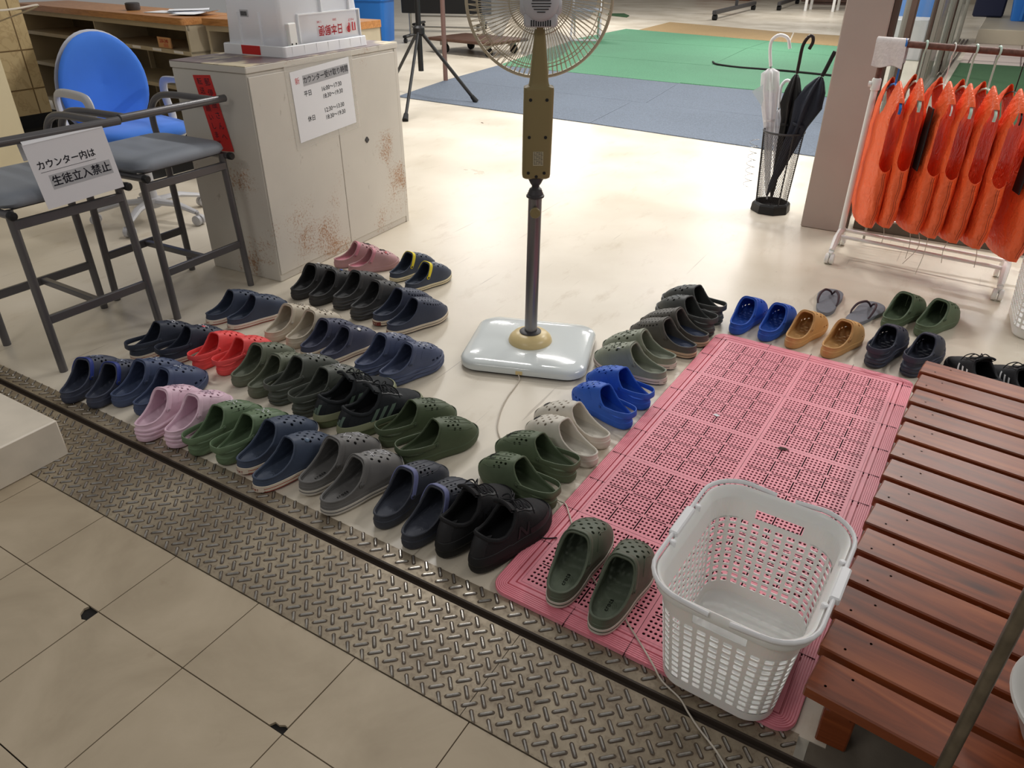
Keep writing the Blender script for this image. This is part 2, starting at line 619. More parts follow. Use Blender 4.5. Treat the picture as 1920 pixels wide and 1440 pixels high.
# threshold: two checker plates and the dark door rail between them
def checker(g, x0, x1, y0, y1, z):
    d = .0293
    c = math.cos(PI / 4)
    for i in range(-130, 130):
        for j in range(-130, 130):
            px = (i - j) * c * d - .2; py = (i + j) * c * d + .86
            if not (x0 + .005 < px < x1 - .005 and y0 + .004 < py < y1 - .004): continue
            a = R(45) if (i + j) % 2 == 0 else R(135)
            a += R(-3)
            ux, uy = math.cos(a), math.sin(a); vx, vy = -uy, ux
            L = .0146; w = .0028; h = .0030
            pr = [(-L, -w * .4), (-L * .82, -w), (L * .82, -w), (L, -w * .4), (L, w * .4), (L * .82, w), (-L * .82, w), (-L, w * .4)]
            Q = [(min(max(px + (a_ * 1.22) * ux + (b_ * 1.7) * vx + .0006, x0), x1), min(max(py + (a_ * 1.22) * uy + (b_ * 1.7) * vy - .0008, y0), y1), z + .0002) for a_, b_ in pr]
            g.add(Q, [tuple(range(8))], 2)
            P = [(px + a_ * ux + b_ * vx, py + a_ * uy + b_ * vy, z) for a_, b_ in pr]
            P += [(px + .86 * a_ * ux + .5 * b_ * vx, py + .86 * a_ * uy + .5 * b_ * vy, z + h) for a_, b_ in pr]
            P = [(min(max(q[0], x0), x1), min(max(q[1], y0), y1), q[2]) for q in P]
            g.add(P, [(k, (k + 1) % 8, 8 + (k + 1) % 8, 8 + k) for k in range(8)] + [tuple(range(8, 16))], 1)


g = G()
g.box(-3.4, -.575, .746, .981, -.03, .002); g.box(-.5735, 1.2, .746, .981, -.03, .002)
checker(g, -3.4, 1.2, .746, .981, .002)
struct('trim_1', g, [M_PLATE, M_LOZ, M_GRIME], 30)
g = G().box(-3.4, .02, 1.003, 1.058, -.03, .002)
checker(g, -3.4, .02, 1.003, 1.07, .002)
struct('trim_2', g, [M_PLATE, M_LOZ, M_GRIME], 30)
g = G()
g.box(-3.4, 1.2, .981, 1.003, -.03, -.012)
g.box(-3.4, 1.2, .9985, 1.0035, -.02, .003, 0)
struct('trim_3', g, mat('door_rail_brown', (64, 54, 46), .6))
struct('trim_4', G().box(.0405, 1.2, 1.0045, 1.052, -.03, .0015), M_CONC)
struct('trim_4', G().box(.0705, 1.25, 1.052, 1.9, -.02, .0018), M_CONC)

# white painted step block at the left, cream cabinet-high pier, marble wall with black base
b = G().box(-4.2, -2.105, -.4, .862, .0, .125, 0, .004)
o = b.build('step_block', M_WHITEBOX)
tag(o, 'white painted low step block on the tiles at the left edge', 'step')
o = G().box(-6.0, -5.08, 1.4, 2.50, 0, 2.3, 0, .01).build('wall_left', M_CREAMWALL); o['kind'] = 'structure'
o = G().box(-7.7, -6.95, 1.0, 3.70, 0, 2.8).build('wall_left', M_MARBLE); o['kind'] = 'structure'
o = G().box(-6.95, -6.935, 1.0, 3.70, 0, .1).build('baseboard_left', M_BLACK); o['kind'] = 'structure'

# grey pillar at the right with brown rail
o = G().box(-.685, -.475, 4.225, 4.50, 0, 2.9, 0, .006).build('wall_right', M_PILLAR); o['kind'] = 'structure'
g = G().box(-.474, -.45, 4.232, 4.25, 0, 2.9, 0, .002).box(-.474, -.448, 4.262, 4.29, 0, 2.9, 0, .002).box(-.474, -.452, 4.30, 4.33, 0, 2.9, 0, .002)
o = g.build('window_1', M_FRAME); o['kind'] = 'structure'

# glazed sliding doors stacked along the wall line behind the vest rack
n_ = 0
for y0, y1, off in ((4.36, 6.4, 0), (6.2, 8.1, .05), (7.9, 9.6, .1), (9.4, 11.0, 0.05), (10.9, 12.6, .1)):
    n_ += 1
    g = G()
    x = -.62 + off
    for ya in (y0, y1 - .05):
        g.box(x - .018, x + .018, ya, ya + .05, .03, 2.3, 0, .002)
        g.box(x + .012, x + .026, ya + .015, ya + .035, .03, 2.3, 0)
    g.box(x - .018, x + .018, y0 + .05, y1 - .05, .03, .14, 0, .002)
    g.box(x - .018, x + .018, y0 + .05, y1 - .05, 2.2, 2.3, 0, .002)
    d = g.build('door_%d' % n_, M_ALU if n_ % 2 else M_FRAME); d['kind'] = 'structure'
    p = G().box(x - .003, x + .003, y0 + .05, y1 - .05, .14, 2.2).build('door_pane', M_GLASS, d)
g = G()
for k in range(4):
    g.box(-.66 + .055 * k, -.64 + .055 * k, 4.36, 15.5, 0, .02)
struct('trim_5', g, M_FRAME)

# beyond the rack: concrete kerb, green entrance matting, tiles, raised ledge
struct('trim_6', G().box(-.43, 2.2, 4.34, 4.44, 0, .10, 0, .004), M_CONC)
o = tag(G().box(-.40, 2.4, 4.55, 12.2, .001, .014, 0, .003).build('door_mat', M_GREEN2), 'dark green entrance matting seen behind the hanging vests', 'mat')
m_, s_ = new_mat('pale_entry_tile')
br = s_.n('ShaderNodeTexBrick'); br.offset = 0
br.inputs['Color1'].default_value = srgb(206, 190, 180); br.inputs['Color2'].default_value = srgb(198, 182, 172)
br.inputs['Mortar'].default_value = srgb(110, 88, 80); br.inputs['Scale'].default_value = 1
br.inputs['Brick Width'].default_value = .3; br.inputs['Row Height'].default_value = .6; br.inputs['Mortar Size'].default_value = .01
s_.l(s_.mapping(), br.inputs['Vector']); s_.l(br.outputs['Color'], s_.b.inputs['Base Color']); s_.b.inputs['Roughness'].default_value = .4
struct('floor', G().box(-.40, 3.2, 12.2, 15.0, .001, .008), m_)
struct('floor', G().box(-.36, 3.2, 15.0, 26, .001, .22, 0, .01), mat('ledge_beige', (178, 168, 148), .45, noise=.06, nscale=3))

# back of the hall: brown panelled base and far wall
struct('wall_back', G().box(-16, -.7, 26, 26.3, 0, 3), mat('far_wall', (168, 158, 142), .7))
struct('wall_back', G().box(-8.2, -6.6, 24.2, 25.6, 0, 1.0, 0, .01), mat('far_cabinet_brown', (120, 70, 44), .5))
struct('wall_back', G().box(-5.0, -2.4, 23.6, 24.2, .06, 1.0, 0, .01).box(-4.9, -2.5, 23.65, 24.1, 0, .06, 0), M_DKWOOD)


# ================================================================== carpets in the hall (own slab each)
def carpet(name, pts, m, label, group, h=.007, z=0.0005):
    P = [Vector((a, b, 0)) for a, b in pts]
    n = len(P)
    g = G()
    g.add([(p.x, p.y, z) for p in P] + [(p.x, p.y, z + h) for p in P],
          [tuple(range(n - 1, -1, -1)), tuple(range(n, 2 * n))] + [(k, (k + 1) % n, n + (k + 1) % n, n + k) for k in range(n)])
    o = g.build(name, m, None, 20, fix=True)
    tag(o, label, 'mat', group)
    return o


bl = 'blue grey mats in front of the green ones'
carpet('floor_mat', [(-5.207, 6.302), (-2.907, 6.123), (-3.006, 7.294), (-5.423, 7.486)], M_BLUE, 'blue grey floor mat under the black tripod foot, nearest the cabinet', bl)
carpet('floor_mat', [(-2.903, 6.125), (-0.908, 5.903), (-0.893, 7.149), (-3.003, 7.293)], M_BLUE, 'blue grey floor mat in front of the umbrella stand', bl)
carpet('floor_mat', [(-5.418, 7.489), (-2.858, 7.288), (-3.011, 8.623), (-5.556, 8.837)], M_BLUE, 'blue grey floor mat seen behind the fan pole, touching the green mat', bl)
carpet('floor_mat', [(-2.854, 7.284), (-0.895, 7.158), (-1.127, 8.555), (-3.009, 8.628)], M_BLUE, 'blue grey floor mat behind the umbrellas, touching the green mat', bl)
gr = 'green mats in the middle of the hall'
carpet('floor_mat', [(-5.556, 8.849), (-3.003, 8.636), (-3.160, 10.217), (-5.828, 10.403)], M_GREEN, 'green floor mat seen through the lower right of the fan grille', gr, .009)
carpet('floor_mat', [(-3.003, 8.654), (-1.127, 8.555), (-1.363, 9.969), (-3.164, 10.250)], M_GREEN, 'green floor mat with a curled dark edge behind the umbrella handles', gr, .012)
carpet('floor_mat', [(-5.827, 10.418), (-3.167, 10.236), (-3.305, 12.368), (-6.159, 12.378)], M_GREEN, 'green floor mat in the second row beside the fan rim', gr, .009)
carpet('floor_mat', [(-3.164, 10.250), (-1.363, 9.969), (-1.713, 12.077), (-3.298, 12.372)], M_GREEN, 'green floor mat right of the second row, next to the grey pillar', gr, .009)
carpet('floor_mat', [(-6.159, 12.398), (-3.309, 12.382), (-3.269, 13.606), (-6.152, 14.341)], M_GREEN, 'far left green floor mat with a small raised corner', gr, .009)
carpet('floor_mat', [(-3.302, 12.386), (-1.715, 12.089), (-1.928, 13.365), (-3.262, 13.610)], M_GREEN, 'far right green floor mat bordering the ochre mats', gr, .009)
oc = 'ochre mats beyond the green ones'
carpet('floor_mat', [(-5.879, 14.261), (-2.967, 13.603), (-3.281, 15.249), (-5.985, 16.204)], M_OCHRE, 'ochre floor mat left of the two beyond the green mats', oc)
carpet('floor_mat', [(-2.945, 13.617), (-1.940, 13.440), (-2.222, 15.130), (-3.256, 15.264)], M_OCHRE, 'ochre floor mat right of the two, running behind the pillar', oc)
P = [Vector(q + (0,)) for q in ((-7.849, 17.198), (-7.243, 16.867), (-7.370, 17.309), (-7.728, 17.825), (-8.049, 17.630))]
tag(G().add([(p.x, p.y, .003) for p in P] + [(p.x, p.y, .012) for p in P], [(4, 3, 2, 1, 0), (5, 6, 7, 8, 9)] + [(k, (k + 1) % 5, 5 + (k + 1) % 5, 5 + k) for k in range(5)]).build('floor_mat', M_GREEN2, None, 0, fix=True), 'small dark green mat end lying far off beside the fan rim', 'mat')
tag(G().tube(smooth_path([(a, b, .022) for a, b in ((-3.228, 10.513), (-3.092, 10.293), (-2.739, 10.163), (-2.205, 10.160), (-1.617, 10.056))], 4), .012, 6).build('cord', M_DARK), 'black cord lying across the green mats behind the umbrella handles', 'cord')


# ================================================================== pink drainage mat
def pink_mat():
    root = thing('drainage_mat', 'pink perforated plastic floor mat lying beside the wooden platform', 'mat', (-.3255, 1.860, .0025), R(-1.7))
    W, L = .716, 1.652
    top = .0125
    # perforated field: 2 x 5 modules, each 4 x 4 blocks of 6 x 5 holes
    iw, il = .604, 1.51
    mw, ml = iw / 2, il / 5
    V = []; F = []
    g = G()
    seam = .0022
    def cell_hole(cx, cy, sx, sy, r):
        # square cell with an octagonal hole
        n0 = len(V)
        for k in range(8):
            a = PI / 8 + k * PI / 4
            V.append((cx + r * math.cos(a), cy + r * math.sin(a), top))
        for k in range(8):
            a = PI / 8 + k * PI / 4
            V.append((cx + r * math.cos(a), cy + r * math.sin(a), top - .0025))
        co = [(sx, sy), (-sx, sy), (-sx, -sy), (sx, -sy)]
        for x, y in co: V.append((cx + x, cy + y, top))
        # octagon verts 0(22.5) 1(67.5) 2(112.5) ... ; corners at 45,135,225,315
        c = n0 + 16
        F.extend([(c, n0 + 1, n0), (c, c + 1, n0 + 2, n0 + 1), (c + 1, n0 + 3, n0 + 2), (c + 1, c + 2, n0 + 4, n0 + 3),
                  (c + 2, n0 + 5, n0 + 4), (c + 2, c + 3, n0 + 6, n0 + 5), (c + 3, n0 + 7, n0 + 6), (c + 3, c, n0, n0 + 7)])
        for k in range(8):
            F.append((n0 + k, n0 + (k + 1) % 8, n0 + 8 + (k + 1) % 8, n0 + 8 + k))
    def quad(x0, x1, y0, y1, z=top):
        n0 = len(V)
        V.extend([(x0, y0, z), (x1, y0, z), (x1, y1, z), (x0, y1, z)]); F.append((n0, n0 + 1, n0 + 2, n0 + 3))
    mg = .0055      # plain rim of a module
    for mi in range(2):
        for mj in range(5):
            X0 = -iw / 2 + mi * mw + .0006; X1 = X0 + mw - .0012
            Y0 = -il / 2 + mj * ml + .0006; Y1 = Y0 + ml - .0012
            quad(X0, X0 + mg, Y0, Y1); quad(X1 - mg, X1, Y0, Y1)
            quad(X0 + mg, X1 - mg, Y0, Y0 + mg); quad(X0 + mg, X1 - mg, Y1 - mg, Y1)
            bw = (X1 - X0 - 2 * mg) / 4; bh = (Y1 - Y0 - 2 * mg) / 4
            for i in range(4):
                for j in range(4):
                    bx = X0 + mg + i * bw; by = Y0 + mg + j * bh
                    sx = .0036; sy = .0032     # slots
                    # slot cross: plain joints at block corners, slots along the sides
                    ax0, ax1 = bx + sx / 2, bx + bw - sx / 2
                    ay0, ay1 = by + sy / 2, by + bh - sy / 2
                    cx_, cy_ = (ax1 - ax0) / 6, (ay1 - ay0) / 5
                    for a in range(6):
                        for b_ in range(5):
                            cell_hole(ax0 + (a + .5) * cx_, ay0 + (b_ + .5) * cy_, cx_ / 2, cy_ / 2, .0040)
                    j_ = .006
                    quad(bx, ax0, by, by + j_); quad(bx, ax0, by + bh - j_, by + bh)
                    quad(ax1, bx + bw, by, by + j_); quad(ax1, bx + bw, by + bh - j_, by + bh)
                    if i == 0: quad(bx, ax0, by + j_, by + bh - j_)
                    if i == 3: quad(ax1, bx + bw, by + j_, by + bh - j_)
                    quad(ax0, ax0 + j_, by, ay0); quad(ax1 - j_, ax1, by, ay0)
                    quad(ax0, ax0 + j_, ay1, by + bh); quad(ax1 - j_, ax1, ay1, by + bh)
                    if j == 0: quad(ax0 + j_, ax1 - j_, by, ay0)
                    if j == 3: quad(ax0 + j_, ax1 - j_, ay1, by + bh)
    g.add(V, F, 0)
    fo = g.build('perforated_panel', M_PINK, root, 0)
    G().box(-iw / 2, iw / 2, -il / 2, il / 2, .0005, .002).build('underside', mat('mat_underside', (44, 10, 20), .8), root)
    # stepped border: concentric ribs falling to the floor
    g = G()
    rings = []
    bw_ = (W - iw) / 2
    prof = [(0, top), (.006, top), (.0065, .004), (.0095, .004), (.010, top), (.021, top), (.0215, .004), (.0245, .004), (.025, top)]
    s = .025
    for k in range(6):
        prof += [(s + .0035, top - .0003 * k), (s + .0038, top - .0022 - .0003 * k), (s + .0049, top - .0022 - .0003 * k), (s + .0052, top - .0004 - .0003 * k)]
        s += .0052
    prof += [(bw_ - .0005, .0035), (bw_, .0005)]
    for off, z in prof:
        r = .001 if off < .024 else .001 + (off - .024) * 1.25
        rings.append([(x, y, z) for x, y in rrect(iw + 2 * off, il + 2 * off, max(r, .0008), 6)])
    g.rings(rings, 0, False, False)
    rim = g.build('border', M_PINK, root, 25)
    # seams across the border where modules clip together
    g = G()
    mk = mat('mat_seam', (60, 18, 30), .8)
    for j in range(1, 11):
        y = -il / 2 + j * ml / 2
        for s_ in (-1, 1):
            xa, xb = s_ * (iw / 2 + .001), s_ * (W / 2 - .006)
            g.box(min(xa, xb), max(xa, xb), y - .0005, y + .0005, .006, top + .0003)
    for j in range(1, 4):
        x = -iw / 2 + j * mw / 2
        for s_ in (-1, 1):
            ya, yb = s_ * (il / 2 + .001), s_ * (L / 2 - .006)
            g.box(x - .0005, x + .0005, min(ya, yb), max(ya, yb), .006, top + .0003)
    g.build('seam', mk, root, 0)
    return root


pink_mat()
lf = G().add([(-.02, 0, .001), (-.008, .006, .004), (.008, .005, .003), (.02, -.001, .001), (.006, -.006, .003), (-.008, -.005, .002)], [(0, 5, 4, 3, 2, 1)]).build('dry_leaf', mat('dry_leaf_brown', (66, 44, 34), .8))
lf.location = (-0.241, 1.995, .016); lf.rotation_euler = (0, .1, .4)
tag(lf, 'small dark leaf scrap lying on the middle of the pink mat', 'leaf')
lf = G().add([(-.012, 0, .001), (-.003, .007, .003), (.012, .002, .002), (.004, -.006, .001)], [(0, 3, 2, 1)]).build('paper_scrap', M_PAPER)
lf.location = (-0.474, 2.073, .0165)
tag(lf, 'tiny white scrap lying on the pink mat near the blue clogs', 'scrap')
lf = G().tube([(-.012, 0, 0), (-.004, .006, .001), (.006, .004, 0), (.012, -.002, 0)], .0022, 6).build('dry_leaf', mat('dry_leaf_brown2', (96, 54, 34), .8))
lf.location = (-3.731, 5.651, .003)
tag(lf, 'curled brown leaf scrap on the cream floor near the blue mats', 'leaf')


# ================================================================== slatted wooden platform
def platform():
    H = .18
    root = thing('wooden_platform', 'low slatted wooden step platform stained red brown, beside the pink mat', 'platform', (.0, 0, 0))
    a = R(-7.5)
    for k in range(14):
        y = 1.021 + .1063 * k
        x = .0035 + (y - 1.021) * .036
        g = G()
        g.box(0, 1.15, 0, .090, -.028, 0, 0, .003)
        for nx in (.03, .065):
            g.lathe([(.0, .0004), (.0025, .0004)], 8, (nx + .012 * (k % 2), .022 if nx < .05 else .066, 0), 1)
        o = g.build('slat', [M_BENCH, M_ALU], root, 30)
        o.location = (x, y, H); o.rotation_euler = (0, 0, a)
    for xx in (.075, 1.0):
        g = G()
        y0 = 1.06 - (xx) * .13
        g.box(-.02, .02, 0, 1.42, .10, .1515, 0, .003)
        o = g.build('bearer', M_BENCH, root, 30); o.location = (xx, y0, 0); o.rotation_euler = (0, 0, R(-2))
        for yy in (0.01, .68, 1.36):
            g = G().box(-.028, .028, 0, .06, .003, .10, 0, .003)
            o = g.build('leg', M_BENCH, root, 30); o.location = (xx - .0 + yy * .035, y0 + yy, 0)
    return root


platform()


# ================================================================== clogs
SL = .275      # template length
YC = .150      # pole of the dome


def halfw(y, side, L=SL, k=1.0):
    """half width of the footprint; side=+1 outer edge, -1 inner edge (of a right shoe)"""
    t = y / L
    base = interp(t, [(0, .039), (.15, .0405), (.42, .0415 if side > 0 else .039), (.7, .0535 if side > 0 else .050), (.88, .053), (1, .053)])
    e = max(0.0, 1 - abs(2 * t - 1) ** (2.7 if t < .5 else 3.9)) ** (1 / 2.35)
    return base * e * k


def footprint(n=72, L=SL, grow=0.0, mirror=1):
    pts = []
    for i in range(n):
        th = 2 * PI * i / n
        y = L / 2 - L / 2 * math.cos(th)
        side = 1 if th < PI else -1
        x = halfw(y, side, L) * side
        x += mirrorshift(y, L)
        pts.append((x, y))
    # grow outwards along normals
    out = []
    for i in range(n):
        a = Vector(pts[(i - 1) % n]); b = Vector(pts[(i + 1) % n])
        d = (b - a).normalized()
        nn = Vector((d.y, -d.x))
        out.append((pts[i][0] + nn.x * grow, pts[i][1] + nn.y * grow))
    return out


def mirrorshift(y, L):
    t = y / L
    return interp(t, [(0, 0.0), (.4, .0), (.75, -.002), (1, -.007)])


H_CLOG = [(0, .080), (.05, .092), (.10, .104), (.128, .1075), (.15, .103), (.17, .096), (.195, .088), (.22, .080), (.245, .070), (.262, .062), (.275, .054)]


def dome(hkeys, z0, L=SL, yc=YC, e1=.52, e2=.85, n=72, m=30, grow=0.0):
    fp = footprint(n, L, grow)
    cx = 0.0
    rings = []
    S = [math.cos(R(t)) ** e1 for t in (0, 3, 6, 10, 14, 18, 23, 28, 33, 38, 43, 48, 53)]
    S += list(np.linspace(S[-1], 0, 26)[1:])
    for s in S:
        a = math.acos(min(1, s ** (1 / e1)))
        q = math.sin(a) ** e2
        ring = []
        for (x, y) in fp:
            px = cx + (x - cx) * s; py = yc + (y - yc) * s
            h = interp(py, hkeys)
            ring.append((px, py, z0 + (h - z0) * q))
        rings.append(ring)
    return rings


def shell(rings, cutkeys, thick, holes=(), slots=()):
    """open the dome with a rising cut line, thicken it, pierce it. returns mesh + rim loop"""
    n = len(rings[0])
    bm = bmesh.new()
    vs = [[bm.verts.new(p) for p in r] for r in rings[:-1]]
    top = bm.verts.new(rings[-1][0])
    for j in range(len(vs) - 1):
        for k in range(n):
            bm.faces.new((vs[j][k], vs[j][(k + 1) % n], vs[j + 1][(k + 1) % n], vs[j + 1][k]))
    for k in range(n):
        bm.faces.new((vs[-1][k], vs[-1][(k + 1) % n], top))
    cut = lambda y: interp(y, cutkeys)
    for v in bm.verts: v.co.z -= cut(v.co.y)
    bmesh.ops.bisect_plane(bm, geom=bm.verts[:] + bm.edges[:] + bm.faces[:], plane_co=(0, 0, 0), plane_no=(0, 0, 1), clear_outer=True)
    for v in bm.verts: v.co.z += cut(v.co.y)
    bmesh.ops.remove_doubles(bm, verts=bm.verts, dist=.0004)
    # rim loop
    zlow = rings[0][0][2] + .002
    be = [e for e in bm.edges if e.is_boundary and (e.verts[0].co.z > zlow or e.verts[1].co.z > zlow)]
    adj = {}
    for e in be:
        a, b = e.verts
        adj.setdefault(a, []).append(b); adj.setdefault(b, []).append(a)
    start = next(iter(adj)); loop = [start]; prev = None; cur = start
    while True:
        nx = [v for v in adj[cur] if v is not prev]
        if not nx: break
        prev, cur = cur, nx[0]
        if cur is start or len(loop) > 2000: break
        loop.append(cur)
    loop = [v.co.copy() for v in loop]
    me = bpy.data.meshes.new('shell'); bm.to_mesh(me); bm.free()
    ob = bpy.data.objects.new('s', me); COL.objects.link(ob)
    so = ob.modifiers.new('s', 'SOLIDIFY'); so.thickness = thick; so.offset = -1; so.use_even_offset = False
    dg = bpy.context.evaluated_depsgraph_get()
    me2 = bpy.data.meshes.new_from_object(ob.evaluated_get(dg))
    bpy.data.objects.remove(ob)
    if holes or slots:
        c = G()
        for (x, y, r, sx, sy, rot) in holes:
            # cylinder standing roughly normal to the dome there
            tilt = Vector((x * 11, (y - .19) * 5.5, 1)).normalized()
            q = Vector((0, 0, 1)).rotation_difference(tilt).to_matrix().to_4x4()
            h = interp(y, H_CLOG)
            M = Matrix.Translation((x, y, h - .012)) @ q @ Matrix.Rotation(rot, 4, 'Z') @ Matrix.Diagonal((sx, sy, 1, 1))
            c.lathe([(r, -.030), (r, .05)], 10, (0, 0, 0), 0, M)
        for (x0, y, z, w, h, ang) in slots:
            M = Matrix.Translation((x0, y, z)) @ Matrix.Rotation(ang, 4, 'Z')
            c.box(-.012, .012, -w / 2, w / 2, -h / 2, h / 2, 0, 0, 0, M)
        cm = c.mesh('cut', 0)
        me2 = boolean(me2, cm)
    return me2, loop


def mesh_to_G(me, g, mi=0):
    g.add([v.co[:] for v in me.vertices], [tuple(p.vertices) for p in me.polygons], mi)


Z0 = .016
CUT = [(0, .041), (.02, .037), (.045, .0362), (.064, .040), (.084, .048), (.101, .060), (.114, .075), (.124, .091), (.131, .107), (.138, .132), (.146, .18), (.16, .30), (.3, .6)]


def std_holes():
    H = []
    for y, xs in ((.160, (-.022, 0, .022)), (.175, (-.034, -.0115, .0115, .034)), (.190, (-.024, 0, .023)),
                  (.205, (-.035, -.012, .011, .033)), (.221, (-.024, -.001, .022)), (.237, (-.012, .011))):
        for x in xs: H.append((x + mirrorshift(y, SL), y, .0045, 1, 1, 0))
    return H


def dense_holes():
    H = []
    for i in range(8):
        y = .150 + i * .0122
        w = (.034, .039, .041, .042, .042, .040, .036, .028)[i]
        k = 6 if i < 7 else 4
        for j in range(k):
            x = -w + 2 * w * j / (k - 1)
            H.append((x + mirrorshift(y, SL), y, .0029, 1, 1, 0))
    return H


def oval_holes():
    H = []
    for s in (-1, 1):
        for i in range(3):
            H.append((s * .012, .158 + .015 * i, .0032, 1, 1.3, 0))
            H.append((s * .028, .156 + .016 * i, .0034, 1, 1.4, s * .25))
        H.append((s * .040, .172, .0034, 1, 1.45, s * .3)); H.append((s * .041, .190, .0034, 1, 1.45, s * .3))
    return H


side_slots = [(.048, .200, .034, .011, .008, .15), (.046, .222, .032, .011, .008, .35), (.038, .244, .029, .010, .007, .8),
              (-.047, .200, .034, .011, .008, -.15), (-.046, .222, .032, .011, .008, -.35), (-.042, .244, .029, .010, .007, -.8)]

UP = {}


def mirror_mesh(me):
    m2 = me.copy()
    m2.transform(Matrix.Diagonal((-1, 1, 1, 1)))
    m2.flip_normals()
    return m2


def finish(g, smooth=35):
    me = g.mesh('m', smooth)
    b = bmesh.new(); b.from_mesh(me)
    bmesh.ops.recalc_face_normals(b, faces=b.faces)
    b.to_mesh(me); b.free()
    return me


def make_uppers():
    for kind, holes, slots in (('std', std_holes(), []), ('vent', std_holes(), side_slots), ('dense', dense_holes(), []), ('oval', oval_holes(), side_slots[:0])):
        me, loop = shell(dome(H_CLOG, Z0), CUT, .0038, holes, slots)
        g = G(); mesh_to_G(me, g)
        lp = []
        for p in loop:     # thin out
            if not lp or (p - lp[-1]).length > .004: lp.append(p)
        # rim sits half inside the wall
        g.tube(lp, .0031, 7, closed=True, mi=0)
        if kind in ('oval', 'std', 'vent'):
            # moulded ribs that run forward over the toe
            pass
        R_ = finish(g)
        L_ = mirror_mesh(R_)
        UP[kind, 1] = R_; UP[kind, -1] = L_
        if kind == 'std': UP['bvh'] = BVHTree.FromPolygons([v.co[:] for v in R_.vertices], [tuple(p.vertices) for p in R_.polygons])


make_uppers()
# smooth un-pierced dome, to lay ribs, charms and marker lines on the surface
_r = dome(H_CLOG, Z0)
_g = G().rings(_r[:-1], 0, False, False)
DOME = BVHTree.FromPolygons(_g.v, _g.f)


def on_dome(x, y, lift=.0004):
    hit = DOME.ray_cast(Vector((x, y, .4)), Vector((0, 0, -1)))
    if hit[0] is None: return Vector((x, y, .05)), Vector((0, 0, 1))
    n = hit[1]
    if n.z < 0: n = -n
    return hit[0] + n * lift, n


def sole_mesh(style):
    """returns mesh, slots: 0 main 1 band 2 stripe ; raise height"""
    g = G()
    P = footprint(72, SL)
    def ring(grow, z, rock=True):
        pts = []
        for (x, y) in footprint(72, SL, grow):
            t = y / SL
            lift = max(0, t - .72) ** 2 * .16 + max(0, .10 - t) ** 2 * .5 if rock else 0
            pts.append((x, y, z + lift))
        return pts
    def add(rings_, mi, c0=False, c1=False):
        g.rings(rings_, mi, c0, c1)
    if style == 'plain':
        add([ring(-.006, .0), ring(-.001, .003), ring(.0015, .010), ring(.0022, .0165), ring(.0012, .021), ring(.0022, .0235), ring(.0012, .028), ring(-.002, .031)], 0, True, False)
        up = .008
    elif style == 'band':
        add([ring(-.004, .0), ring(.0008, .0015), ring(.001, .005)], 2, True, False)
        add([ring(.0022, .005), ring(.0026, .0055), ring(.0028, .0125)], 1)
        add([ring(.0028, .0125), ring(.0022, .0126), ring(.0022, .0145), ring(.0028, .0146)], 2)
        add([ring(.0028, .0146), ring(.0028, .0215), ring(.0010, .0225)], 1)
        add([ring(.0010, .0225), ring(.0006, .029), ring(-.002, .031)], 0)
        up = .008
    elif style == 'double':      # white - grey - white
        add([ring(-.004, .0), ring(.001, .002), ring(.0024, .003), ring(.0026, .0095)], 1, True, False)
        add([ring(.0026, .0095), ring(.0016, .0098), ring(.0016, .0125), ring(.0026, .0128)], 0)
        add([ring(.0026, .0128), ring(.0026, .0180), ring(.0012, .0188)], 1)
        add([ring(.0012, .0188), ring(.0006, .028), ring(-.002, .031)], 0)
        up = .008
    elif style == 'chunky':
        rr = []
        z = 0
        for k, (gr, dz) in enumerate([(-.003, 0), (.003, .003), (.0055, .006), (.0045, .0045), (.0015, .002), (.0045, .002), (.0065, .005), (.0045, .005), (.0012, .002), (.0038, .002), (.004, .004), (-.001, .004)]):
            z += dz
            rr.append([(p[0], p[1], p[2] + .0022 * math.sin(p[1] * 60 + k * 1.2) * (0 if k < 2 else 1)) for p in ring(gr, z)])
        add(rr, 0, True, False)
        up = .018
    elif style == 'platform':
        rr = []
        z = 0
        for k, (gr, dz) in enumerate([(-.003, 0), (.003, .003), (.006, .010), (.004, .006), (.0015, .0018), (.0055, .002), (.0065, .006), (.003, .005), (.0008, .0018), (.0048, .002), (.005, .006), (.0014, .004), (-.002, .003)]):
            z += dz
            rr.append([(p[0], p[1], p[2] + .003 * math.cos(p[1] * 34 + .5) * (0 if k < 2 else min(1, k / 6))) for p in ring(gr, z)])
        add(rr, 0, True, False)
        up = .028
    me = finish(g)
    return me, up


SOLES = {}
for st in ('plain', 'band', 'double', 'chunky', 'platform'):
    me, up = sole_mesh(st)
    SOLES[st, 1] = me; SOLES[st, -1] = mirror_mesh(me); SOLES[st, 'up'] = up


def footbed_mesh():
    g = G()
    rings = []
    for s, z in ((1.0, .040), (.96, .0345), (.86, .0315), (.6, .0305), (.3, .0305)):
        rings.append([(x * s, .128 + (y - .128) * s * .985, z + (.004 * max(0, .5 - y / SL) if s > .8 else 0)) for x, y in footprint(72, SL, -.0042)])
    g.rings(rings, 0, False, True)
    # massage ridges at the heel
    for k in range(5):
        r = .010 + .0042 * k
        pts = [(r * math.cos(a) * .8, .048 + r * math.sin(a) * 1.35, .0309) for a in np.linspace(R(-60), R(240), 18)]
        g.tube(pts, .0006, 4, mi=0)
    return finish(g)


FB = {1: footbed_mesh()}; FB[-1] = mirror_mesh(FB[1])


def side_hit(y, z):
    h = DOME.ray_cast(Vector((0, y, z)), Vector((1, 0, 0)))
    return h[0].x if h[0] is not None else .043


YR, ZR = .106, .050
XR = {s: abs(DOME.ray_cast(Vector((0, YR, ZR)), Vector((s, 0, 0)))[0].x) for s in (1, -1)}


